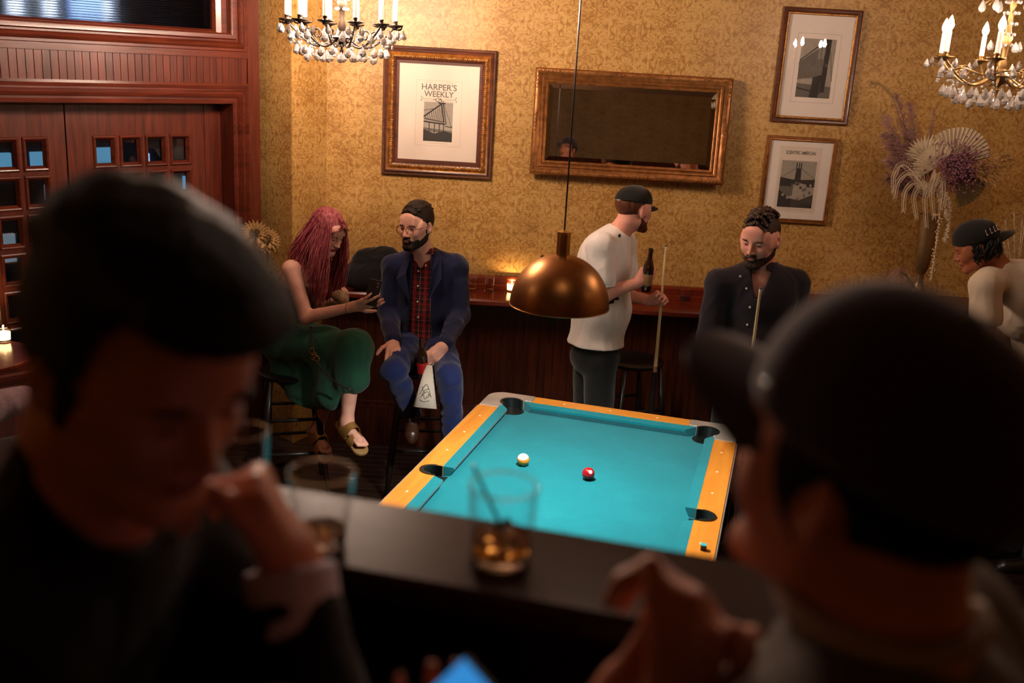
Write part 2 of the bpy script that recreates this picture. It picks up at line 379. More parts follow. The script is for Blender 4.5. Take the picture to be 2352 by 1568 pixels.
# ------------------------------------------------------------------ street outside the door
M_LIT1 = emit('lit_shop_window_blue', srgb(110, 175, 210), .55); M_LIT2 = emit('lit_shop_window_white', srgb(225, 232, 250), 3.0)
M_LIT3 = emit('lit_shop_window_grey', srgb(150, 160, 170), .4); M_LIT4 = emit('lit_shop_window_cold', srgb(170, 200, 255), 2.2); M_FACADE = plain('night_facade', (.03, .03, .035), .8)
so = thing('shopfront', 'dark shopfront with cold blue lit windows across the street beyond the door', 'building', (0, 0, 0))
so.matrix_world = MD
g = G(); g.bb(-5.5, 4.5, 3.0, 3.2, 0, 5.5); Dp(g, 'facade', M_FACADE, so)
for (x0, x1, z0, z1, mm) in ((-.62, -.42, 2.35, 3.4, M_LIT3), (-.14, -.05, 2.35, 3.4, M_LIT2), (.02, .10, 2.35, 3.4, M_LIT3), (.14, .22, 2.35, 3.4, M_LIT2), (.36, .62, 2.35, 3.4, M_LIT4), (.66, .70, 2.35, 3.4, M_LIT2), (-.9, -.78, 2.35, 3.4, M_LIT2),
        (-.44, -.28, 1.40, 1.60, M_LIT1), (-.12, .08, 1.42, 1.60, M_LIT1), (.42, .64, 1.42, 1.62, M_LIT1), (.42, .60, 1.36, 1.405, M_LIT3), (.88, .91, 1.46, 1.56, M_LIT4), (-.5, -.25, 1.09, 1.15, M_LIT3), (-.14, .06, 1.08, 1.16, M_LIT3), (-.02, .06, 1.2, 1.33, M_LIT3),
        (1.25, 1.40, 1.22, 1.34, M_LIT1), (1.38, 1.41, 1.5, 1.53, M_LIT2), (-.45, -.3, .72, .95, M_LIT3), (-.1, .0, .70, .90, M_LIT3), (.45, .6, 1.05, 1.2, M_LIT3)):
    g = G(); g.bb(x0, x1, 2.96, 2.999, z0, z1); Dp(g, 'lit_window', mm, so)

# ------------------------------------------------------------------ counter along the back wall
ct = thing('wall_counter', 'long varnished red wood drinks counter over dark beaded panelling along the back wall', 'counter', (0, 0, 0))
CT = 1.07
g = G(); prof = [(6.16, CT-.045), (6.15, CT-.035), (6.15, CT-.012), (6.158, CT), (YW-.005, CT), (YW-.005, CT-.045)]
xs = (-1.25, 4.25); vs = [(x, y, z) for x in xs for y, z in prof]; n = len(prof)
g.add(vs, [tuple(range(n)), tuple(range(n, 2*n))[::-1]]+[(i, i+n, (i+1) % n+n, (i+1) % n) for i in range(n)])
fixbox(g.build('counter_top', M_COUNTER, ct))
g = G(); prof = [(YW-.005, CT+.001), (YW-.055, CT+.001), (YW-.055, CT+.03), (YW-.045, CT+.038), (YW-.045, CT+.075), (YW-.03, CT+.09), (YW-.005, CT+.09)]
vs = [(x, y, z) for x in xs for y, z in prof]; n = len(prof)
g.add(vs, [tuple(range(n)), tuple(range(n, 2*n))[::-1]]+[(i, i+n, (i+1) % n+n, (i+1) % n) for i in range(n)])
fixbox(g.build('back_rail', M_COUNTER, ct))
g = G(); x = -1.25
while x < 4.2:
    g.bb(x, x+.044, 6.30, 6.33, .3, CT-.046); g.tube([(x+.0475, 6.304, .3), (x+.0475, 6.304, CT-.046)], .004, 6); x += .051
g.bb(-1.25, 4.25, 6.31, 6.34, .3, CT-.05)
g.build('beaded_panel', M_DKW, ct)
g = G(); g.bb(-1.25, 4.25, 6.27, 6.34, 0.002, .3); g.bb(-1.25, 4.25, 6.262, 6.27, 0.002, .27); g.build('skirting', M_DKW, ct)

# ------------------------------------------------------------------ foreground ledge
le = G(); pr = [(-.19, 1.91), (-.196, 1.925), (-.19, 1.945), (-.18, 1.95), (0, 1.95), (.01, 1.94), (.012, 1.925), (.004, 1.91)]
vs = [(x, y, z) for x in (-3.1, 4.0) for y, z in pr]; n = len(pr)
le.add(vs, [tuple(range(n)), tuple(range(n, 2*n))[::-1]]+[(i, i+n, (i+1) % n+n, (i+1) % n) for i in range(n)])
le = fixbox(le.build('ledge', M_LEDGE, mw=ML)); tag(le, 'dark stained wooden drinks ledge crossing the foreground above the pool table', 'ledge')

# ------------------------------------------------------------------ pool table
mt, t, b = nt('teal_cloth'); 
tc = node(t, 'ShaderNodeTexCoord'); n1 = node(t, 'ShaderNodeTexNoise', i_Scale=260.0, i_Detail=2.0); n2 = node(t, 'ShaderNodeTexNoise', i_Scale=3.0, i_Detail=9.0, i_Roughness=.75, i_Distortion=.3)
for n_ in (n1, n2): t.links.new(tc.outputs['Object'], n_.inputs[0])
ad = node(t, 'ShaderNodeMath', operation='ADD'); t.links.new(n1.outputs[0], ad.inputs[0]); t.links.new(n2.outputs[0], ad.inputs[1])
r_ = ramp(t, [(.85/2, srgb(2, 104, 116)), (1.2/2, srgb(5, 116, 128)), (1.45/2, srgb(60, 150, 156))])
hf = node(t, 'ShaderNodeMath', operation='MULTIPLY', i_1=.5); t.links.new(ad.outputs[0], hf.inputs[0]); t.links.new(hf.outputs[0], r_.inputs[0])
t.links.new(r_.outputs[0], b.inputs['Base Color']); b.inputs['Roughness'].default_value = .95; b.inputs['Specular IOR Level'].default_value = .1; b.inputs['Sheen Weight'].default_value = .15
M_CLOTH = mt
M_OAK = wood('orange_rail_wood', srgb(196, 118, 36), srgb(222, 146, 56), 'Y', 9, .3, .5, stretch=10, bump=.01)
M_OAKX = wood('orange_rail_wood_across', srgb(196, 118, 36), srgb(222, 146, 56), 'X', 9, .3, .5, stretch=10, bump=.01)
M_ALU = plain('cast_aluminium', srgb(172, 162, 152), .3, .4, noise=.12, nscale=12, bump=.05)
M_RUBBER = plain('black_rubber', (.006, .009, .009), .35)
M_POCKET = plain('dark_green_pocket_leather', srgb(14, 30, 28), .5)
M_WHITE = plain('ivory_white', srgb(235, 225, 205), .3)
ZR = .803; ZB = ZR-.045
MT = Matrix(((TX[0], TY[0], 0, T0[0]), (TX[1], TY[1], 0, T0[1]), (0, 0, 1, 0), (0, 0, 0, 1)))
pt = thing('pool_table', 'coin pool table with teal cloth, orange wood rails and metal corners', 'pool table')
pt.matrix_world = MT
def T(g, name, mat, parent=None, **kw):
    o = g.build(name, mat, **kw); o.parent = parent or pt; return o
U, UI, UN = .663, .556, .511; VF, VI, VN = .155, .068, -.012; VM = -.988; VE = 2*VM
def mv(v): return 2*VM-v      # mirror to the near end
# bed
g = G(); g.bb(-.56, .56, VE+.03-.1, .06, ZB-.03, ZB); T(g, 'cloth_bed', M_CLOTH)
g = G(); g.bb(-.655, .655, mv(.145), .145, ZB-.28, ZB-.031); T(g, 'cabinet_body', M_DKW)
def arc(cx, cy, r, a0, a1, n=12): return [(cx+r*math.cos(math.radians(a0+(a1-a0)*i/n)), cy+r*math.sin(math.radians(a0+(a1-a0)*i/n))) for i in range(n+1)]
# wood rails with the side pocket bite
SR = .062
for sx in (-1, 1):
    for end in (0, 1):
        v0, v1 = (-.085, VM)
        pl = [(UI, v0), (U, v0), (U, VM)]
        a = arc(.583, VM, .058, 0, 90, 8) if True else []
        pl += [(.583+.058*math.cos(math.radians(q)), VM+.052*math.sin(math.radians(q))) for q in range(0, 91, 10)]+[(UI, VM+.052)]
        pl = [(sx*x, (y if end == 0 else mv(y))) for x, y in pl]
        g = G(); g.prism(pl, ZR-.05, ZR); fixbox(T(g, 'side_rail', M_OAK))
for end in (0, 1):
    pl = [(-.415, VI), (.415, VI), (.415, VF), (-.415, VF)]; pl = [(x, y if end == 0 else mv(y)) for x, y in pl]
    g = G(); g.prism(pl, ZR-.05, ZR); fixbox(T(g, 'end_rail', M_OAKX))
# cushions: wedge section, cloth covered, angled at pockets
def cushion(p0, p1, inw, a0, a1):
    p0 = np.array(p0, float); p1 = np.array(p1, float); inw = np.array(inw, float); d = unit(p1-p0)
    sec = [(-.001, ZR+.0005), (.045, ZR-.006), (.045, ZR-.018), (.03, ZB+.002), (-.001, ZB+.002)]
    g = G(); vs = []
    for p, s_, a in ((p0, 1, a0), (p1, -1, a1)):
        for o_, z in sec:
            q = p+inw*o_+d*s_*(max(o_, 0)*a); vs.append((q[0], q[1], z))
    n = len(sec); g.add(vs, [tuple(range(n)), tuple(range(n, 2*n))[::-1]]+[(i, i+n, (i+1) % n+n, (i+1) % n) for i in range(n)])
    o = fixbox(T(g, 'cushion', M_CLOTH)); return o
for sx in (-1, 1):
    for e in (0, 1):
        f_ = (lambda v: v) if e == 0 else mv
        cushion((sx*UI, f_(-.025)), (sx*UI, f_(VM+.055)), (-sx, 0), 1.1, .35)
for e in (0, 1):
    f_ = (lambda v: v) if e == 0 else mv
    cushion((-.455, f_(VI-.012)), (.455, f_(VI-.012)), (0, -1 if e == 0 else 1), 1.1, 1.1)
# black seam line between cushion and bed is the real gap; metal corners with pocket hole
for sx in (-1, 1):
    for e in (0, 1):
        f_ = (lambda v: v) if e == 0 else mv
        cx, cv = .512, .018
        hole = arc(cx, cv, .062, -58, 148, 16)
        outer = [(.415, VF)]+[(U-.09+.09*math.cos(math.radians(q)), VF-.09+.09*math.sin(math.radians(q))) for q in range(90, -1, -10)]+[(U, -.085)]
        pl = outer+[(UI, -.085)]+[(UI, hole[0][1]-.02)]+hole+[(hole[-1][0]-.01, VI), (.415, VI)]
        pl = [(sx*x, f_(y)) for x, y in pl]
        g = G(); g.prism(pl, ZR-.055, ZR+.004); c_ = fixbox(T(g, 'corner_casting', M_ALU))
        bv = c_.modifiers.new('bevel', 'BEVEL'); bv.width = .006; bv.segments = 3; bv.limit_method = 'ANGLE'
        # pocket liner: crescent rim and inner cup
        rim = [(.0+cx+.062*math.cos(math.radians(q)), cv+.062*math.sin(math.radians(q))) for q in range(-60, 151, 10)]
        rim2 = [(cx+.05*math.cos(math.radians(q)), cv+.05*math.sin(math.radians(q))) for q in range(150, -61, -10)]
        g = G(); g.prism([(sx*x, f_(y)) for x, y in rim+rim2], ZR-.05, ZR+.006)
        p_ = fixbox(T(g, 'corner_pocket', M_RUBBER))
        g = G(); vs = []
        for zz, rr_ in ((ZR-.002, .054), (ZR-.12, .05)):
            for k in range(24): vs.append((sx*(cx+rr_*math.cos(2*pi*k/24)), f_(cv+rr_*math.sin(2*pi*k/24)), zz))
        q_ = [k for k in range(24) if -62 < ((k*15+180) % 360-180) < 150 or True]
        fs = [(k, (k+1) % 24, 24+(k+1) % 24, 24+k) for k in range(24) if (lambda a: a <= 150 or a >= 300)((k*15+7) % 360)]
        g.add(vs, fs+[tuple(range(24, 48))]); cup = T(g, 'pocket_cup', M_POCKET, smooth=False); cup.parent = p_
        g = G(); g.prism([(sx*(cx-.008+.062*math.cos(2*pi*k/20)), f_(cv-.008+.062*math.sin(2*pi*k/20))) for k in range(20)], ZB, ZB+.0012); hb = T(g, 'pocket_hole', M_RUBBER); hb.parent = p_
# side pockets
for sx in (-1, 1):
    g = G(); a = [(.583+.060*math.cos(math.radians(q)), VM+.054*math.sin(math.radians(q))) for q in range(-90, 91, 10)]
    bq = [(.578+.046*math.cos(math.radians(q)), VM+.040*math.sin(math.radians(q))) for q in range(90, -91, -10)]
    g.prism([(sx*x, y) for x, y in a+bq], ZR-.05, ZR+.005); 
    for q in (-1, 1): g.bb(min(sx*.558, sx*.586), max(sx*.558, sx*.586), VM+q*.0505-.003, VM+q*.0505+.003, ZR-.05, ZR+.003)
    p_ = fixbox(T(g, 'side_pocket', M_RUBBER))
    g = G(); g.prism([(sx*x, y) for x, y in [(.578+.05*math.cos(math.radians(q)), VM+.044*math.sin(math.radians(q))) for q in range(-90, 91, 10)]+[(.53, VM+.05), (.53, VM-.05)]], ZB-.03, ZB+.001); hb = fixbox(T(g, 'pocket_hole', M_RUBBER)); hb.parent = p_
# sights
for sx in (-1, 1):
    for k in (1, 2, 3, 5, 6, 7):
        g = G(); g.lathe([(.0, 0), (.0055, 0), (.0055, .0012), (0, .0016)], 12, (sx*.605, -.0-k*.2477, ZR-.0006)); T(g, 'rail_sight', M_WHITE)
for e in (0, 1):
    for k in (-1, 0, 1):
        y = .108 if e == 0 else mv(.108)
        g = G(); g.lathe([(.0, 0), (.0055, 0), (.0055, .0012), (0, .0016)], 12, (k*.2477, y, ZR-.0006)); T(g, 'rail_sight', M_WHITE)
# ribbed metal edge strip
g = G()
for sx in (-1, 1):
    for k in range(6):
        z = ZR-.004-k*.011; x0 = sx*U; x1 = sx*(U+.007); g.bb(min(x0, x1), max(x0, x1), mv(-.085), -.085, z-.009, z); x1 = sx*(U+.004); g.bb(min(x0, x1), max(x0, x1), mv(-.085), -.085, z-.011, z-.009)
for e in (0, 1):
    for k in range(6):
        z = ZR-.004-k*.011; y0 = VF if e == 0 else mv(VF); y1 = VF+.006 if e == 0 else mv(VF+.006); g.bb(-.415, .415, min(y0, y1), max(y0, y1), z-.009, z)
T(g, 'edge_strip', M_ALU)
for sx in (-1, 1):
    for v_ in (-.12, mv(-.12)):
        g = G(); g.bb(sx*.5-.075, sx*.5+.075, v_-.075, v_+.075, .03, ZB-.281); g.bb(sx*.5-.05, sx*.5+.05, v_-.05, v_+.05, 0, .03); T(g, 'leg', M_BLACKW)
# balls
mt, t, b = nt('striped_ball_enamel'); tc = node(t, 'ShaderNodeTexCoord'); sp = node(t, 'ShaderNodeSeparateXYZ'); t.links.new(tc.outputs['Object'], sp.inputs[0])
ab = node(t, 'ShaderNodeMath', operation='ABSOLUTE'); t.links.new(sp.outputs[2], ab.inputs[0]); lt = node(t, 'ShaderNodeMath', operation='LESS_THAN', i_1=.0145); t.links.new(ab.outputs[0], lt.inputs[0])
mx = node(t, 'ShaderNodeMix', data_type='RGBA'); t.links.new(lt.outputs[0], mx.inputs[0]); mx.inputs[6].default_value = rgba(srgb(245, 235, 215)); mx.inputs[7].default_value = rgba(srgb(225, 138, 40)); t.links.new(mx.outputs[2], b.inputs['Base Color']); b.inputs['Roughness'].default_value = .12; M_STRIPE = mt
M_REDB = plain('dark_red_ball_enamel', srgb(150, 22, 30), .12)
def tpos(u, v, z): return T0+TX*u+TY*v+V(0, 0, z)
p = tpos(-.258, -.676, ZB+.0286+.0002); g = G(); g.ball((0, 0, 0), .0286, 32, 20); o = g.build('pool_ball', M_STRIPE, smooth=True, loc=p); o.rotation_euler = (.25, -.1, 0)
tag(o, 'white pool ball with a wide orange stripe on the teal cloth', 'ball', 'balls on the pool table')
p = tpos(.055, -.714, ZB+.0286+.0002); g = G(); g.ball((0, 0, 0), .0286, 32, 20); o = g.build('pool_ball', M_REDB, smooth=True, loc=p)
tag(o, 'solid dark red pool ball with a number disc on the teal cloth', 'ball', 'balls on the pool table')
nd = unit(V(.25, -.75, .62)); X_ = unit(np.cross(V(0, 0, 1), nd)); Y_ = np.cross(nd, X_)
g = G(); 
for rr_, off, mi in ((.0085, .0287, 0),):
    ring = [X_*rr_*math.cos(2*pi*k/20)+Y_*rr_*math.sin(2*pi*k/20) for k in range(20)]; g.add([unit(q+nd*.0275)*.02885 for q in ring]+[nd*.02889], [(k, (k+1) % 20, 20) for k in range(20)], 0)
vs, fs = text_mesh('7', .012); vs = [(X_*v_[0]*1+Y_*(v_[1]-.0042)+nd*.0275) for v_ in vs]; vs = [unit(v_)*.02897 for v_ in vs]; g.add(vs, fs, 1)
g.build('number_disc', [M_WHITE, M_INK], o)
M_CHALK = plain('teal_chalk', srgb(40, 160, 170), .9); M_CHALKP = plain('chalk_wrapper', srgb(70, 60, 40), .7)
g = G(); g.bb(-.011, .011, -.011, .011, 0, .018, 0); g.prism(arc(0, 0, .011, 0, 340, 10), .0181, .0195, 1)
g.bb(-.011, .011, -.011, .011, .018, .0215, 1)
o = g.build('cue_chalk', [M_CHALKP, M_CHALK], loc=tpos(.618, -1.287, ZR+.0003)); o.rotation_euler = (0, 0, YAWT+.1); tag(o, 'small teal chalk cube standing on the right wooden rail', 'chalk')

# ------------------------------------------------------------------ pendant lamp
pl_ = thing('pendant_lamp', 'brass dome pendant lamp hanging on a black cord over the pool table', 'lamp', (.181, 3.9, 0))
zr_, R_ = 1.607, .2005
prof = [(R_, zr_)]+[(R_*math.cos(a*pi/180), zr_+.207*math.sin(a*pi/180)) for a in range(4, 88, 4)]+[(.02, zr_+.208)]
inner = [(r-.0025, z-.002) for r, z in prof][::-1]
M_SHIN = plain('white_shade_lining', srgb(230, 215, 190), .5)
g = G(); g.lathe(prof, 64, cap=False); n0 = len(g.f); 
o = g.build('lamp_shade', M_BRASS, pl_, smooth=True, auto=40)
g = G(); g.lathe([(r-.004, z-.003) for r, z in prof if r > .03], 64, cap=False); g.build('shade_lining', M_SHIN, pl_, smooth=True)
g = G(); g.tube([V(R_*math.cos(a), R_*math.sin(a), zr_) for a in np.linspace(0, 2*pi, 65)], .0022, 6, cap=False); g.build('shade_rim', M_BRASS, pl_, smooth=True)
g = G(); g.lathe([(.0, zr_+.205), (.026, zr_+.205), (.027, zr_+.21), (.027, 1.898), (.0285, 1.900), (.0285, 1.906), (.006, 1.912), (0, 1.912)], 32); g.build('lamp_neck', plain('polished_brass', srgb(222, 182, 118), .3, 1), pl_, smooth=True, auto=30)
cpt = W(1333, 0, 3.9)
g = G(); g.tube([(0, 0, 1.912), (0, 0, HC-.03)], .0035, 8); g.build('cord', M_BLACKW, pl_)
g = G(); g.lathe([(0, HC-.03), (.055, HC-.03), (.06, HC-.001), (0, HC-.001)], 24); g.build('ceiling_rose', M_BRASS, pl_)
g = G(); g.ball((0, 0, 1.72), .035, 16, 10); g.build('bulb', emit('pendant_bulb', (1, .96, .88), PEND_POWER), pl_, smooth=True)
# ------------------------------------------------------------------ chandeliers
M_CANDLE = plain('candle_sleeve', srgb(248, 235, 215), .5)
M_CANDLE.node_tree.nodes['Principled BSDF'].inputs['Emission Color'].default_value = (1, .8, .55, 1)
M_CANDLE.node_tree.nodes['Principled BSDF'].inputs['Emission Strength'].default_value = .8  # sleeves emit a little, standing in for bulb light shining through them
def drop_mesh(L, wd, seg=8):     # almond cut pendalogue
    g = G(); g.lathe([(0, 0), (wd*.25, -.12*L), (wd*.75, -.4*L), (wd, -.66*L), (wd*.7, -.88*L), (0, -L)], seg); return g
def chandelier(name, label, c, zr, R, ncand, hb, metal, bulbm, tiers, seed, ring=False, cl=.09, extra=False):
    rr = random.Random(seed); t = thing(name, label, 'chandelier', (c[0], c[1], 0))
    g = G(); pr = [(0, zr-.115), (.006, zr-.105), (.010, zr-.09), (.004, zr-.078), (.02, zr-.065), (.045, zr-.045), (.055, zr-.03), (.03, zr-.02), (.016, zr), (.02, zr+.02), (.011, zr+.05), (.015, zr+.10), (.024, zr+.13), (.012, zr+.16), (.009, zr+.25), (.02, zr+.29), (.009, zr+.33), (.008, zr+.45), (.03, zr+.47), (.006, zr+.49), (0, zr+.5)]
    g.lathe(pr, 20); g.build('stem', metal, t, smooth=True, auto=40)
    g = G(); g.tube([(0, 0, zr+.49), (0, 0, HC-.04)], .005, 6); g.build('chain', metal, t)
    g = G(); g.lathe([(0, HC-.05), (.06, HC-.03), (.06, HC-.001), (0, HC-.001)], 20); g.build('ceiling_rose', metal, t, smooth=True, auto=40)
    d1 = None; first = {}
    def inst(nm, builder, mat, loc, parent=t, rz=0, key=None, **kw):
        key = key or nm
        if key not in first:
            first[key] = builder().build(nm, mat, **kw); o = first[key]
        else:
            o = bpy.data.objects.new(nm, first[key].data); COL.objects.link(o)
        o.parent = parent; o.location = loc; o.rotation_euler = (0, 0, rz); return o
    def arm(): 
        g = G(); pts = []
        for i in range(17):
            s = i/16; x = .02+(R-.02)*s; z = -.02-.055*math.sin(pi*min(1, s*1.25))+ (0 if s < .8 else .05*(s-.8)/.2); pts.append((x, 0, z))
        g.tube(pts, [.006-.002*i/16 for i in range(17)], 7)
        sp = [(R*.62+.03*math.cos(a)*(1-a/9), 0, -.02+.03*math.sin(a)*(1-a/9)) for a in np.linspace(0, 6.5, 18)]; g.tube(sp, .003, 5)
        g.tube([(R, 0, .03), (R+.012, 0, .018), (R+.03, 0, .022), (R+.036, 0, .034)], [.003, .004, .004, .001], 5)
        return g
    def cup(): 
        g = G(); g.lathe([(.004, -.012), (.012, -.004), (.036, .004), (.040, .010), (.036, .008), (.012, .004), (.010, .022), (.014, .028), (0, .028)], 16, cap=False); return g
    def candle():
        g = G(); g.lathe([(0, 0), (.0105, 0), (.0105, cl), (.007, cl+.004), (0, cl+.004)], 14); return g
    def flame():
        g = G(); g.lathe([(0, 0), (.007, .002), (.0135, .016), (.0145, .026), (.010, .042), (.004, .056), (0, .064)], 12); return g
    for k in range(ncand):
        a = 2*pi*(k+.5)/ncand+.15
        ar = inst('arm', arm, metal, (0, 0, zr), rz=a, smooth=True)
        ca = V(math.cos(a), math.sin(a), 0)*R; z0 = zr+.03 + (0 if not extra else (.0))
        inst('candle_cup', cup, metal, (ca[0], ca[1], z0), smooth=True)
        cd = inst('candle', candle, M_CANDLE, (ca[0], ca[1], z0+.024), smooth=True, auto=40)
        fl = inst('bulb', flame, bulbm, (0, 0, cl+.004), parent=cd, smooth=True)
    if ring:     # scalloped metal ring between the candle cups
        g = G(); g.tube([V((R-.03)*math.cos(a), (R-.03)*math.sin(a), zr-.02+.012*math.cos(a*ncand)) for a in np.linspace(0, 2*pi, 97)], .004, 6, cap=False); g.build('ring', metal, t, smooth=True)
    # upper crown of small arms with drops
    g = G()
    for k in range(6):
        a = 2*pi*k/6; g.tube([V(math.cos(a)*x, math.sin(a)*x, zr+.29+.03*math.sin(x/.12*pi)-.02*x/.12) for x in np.linspace(.01, .12, 9)], .003, 5)
    g.build('crown', metal, t, smooth=True)
    # crystal drops
    n = 0
    for (rad, dz, cnt, L, wd) in tiers:
        for k in range(cnt):
            a = 2*pi*(k+.5*(n % 2))/cnt+rr.uniform(-.05, .05); zz = zr+dz+rr.uniform(-.006, .006); r_ = rad+rr.uniform(-.006, .006)
            key = 'crystal%s' % L
            o = inst('crystal', lambda L=L, wd=wd: drop_mesh(L, wd), M_CRYSTAL, (r_*math.cos(a), r_*math.sin(a), zz), rz=rr.uniform(0, 3), key=key)
            o.rotation_euler = (rr.uniform(-.12, .12), rr.uniform(-.12, .12), a)
        n += 1
    # bead strings swagged below
    g = G()
    def bead(p, r=.0075): g.ball(p, r, 8, 5)
    for k in range(ncand):
        a0 = 2*pi*(k+.5)/ncand+.15; a1 = a0+2*pi/ncand
        for i in range(1, 9):
            s = i/9; a = a0+(a1-a0)*s; bead(V(math.cos(a)*R*.93, math.sin(a)*R*.93, zr-.0-.07*math.sin(pi*s)), .0065)
        for i in range(5): bead(V(math.cos(a0)*R*(.92-.1*i), math.sin(a0)*R*(.92-.1*i), zr-.045-.018*i), .0065)
    for i in range(9):
        for k in range(6):
            a = 2*pi*k/6+i*.2; bead(V(.028*math.cos(a), .028*math.sin(a), zr+.1+i*.045), .008)
    tag(g.build('bead_string', M_CRYSTAL, t, smooth=False), kind='stuff')
    return t
WARM = (1.0, .73, .56)
M_FL1 = emit('warm_flame_bulb_left', WARM, CHAND_POWER*30); M_FL2 = emit('warm_flame_bulb_right', WARM, CHAND_POWER*10)
c1 = W(785, 75, 5.0); c2 = W(2300, 160, 4.6)
chandelier('crystal_chandelier', 'left crystal chandelier with dark bronze arms and a dense ring of lit candle bulbs', (c1[0], 5.0), 2.632, .262, 12, 0, M_IRON, M_FL1,
    [(.292, .018, 24, .046, .014), (.245, -.006, 20, .05, .017), (.215, -.07, 20, .05, .015), (.16, -.092, 16, .055, .013), (.095, -.10, 10, .045, .012), (.12, .3, 6, .05, .013)], 5, cl=.095)
chandelier('crystal_chandelier', 'right chandelier of pale brass hung with crystal strings and spaced candle bulbs', (c2[0], 4.6), 2.628, .275, 7, 0, M_OLDBR, M_FL2,
    [(.315, .032, 24, .042, .012), (.25, .0, 16, .05, .016), (.225, -.08, 20, .055, .016), (.17, -.10, 16, .062, .015), (.1, -.115, 10, .062, .013), (.12, .29, 6, .055, .014), (.06, .12, 5, .05, .014)], 9, ring=True, cl=.088)
# the glass over the top print mirrors the right chandelier

# unseen fill lights added to brighten faces and foreground; no fixtures hang there
for i, (x, y, z, p_) in enumerate(((-2.6, 3.4, 3.1, 1.0), (3.3, 3.0, 3.1, .4), (.25, 2.5, 3.3, .75))):
    add_light('fill_light', (x, y, z), FILL_POWER*p_, WARM, .22)
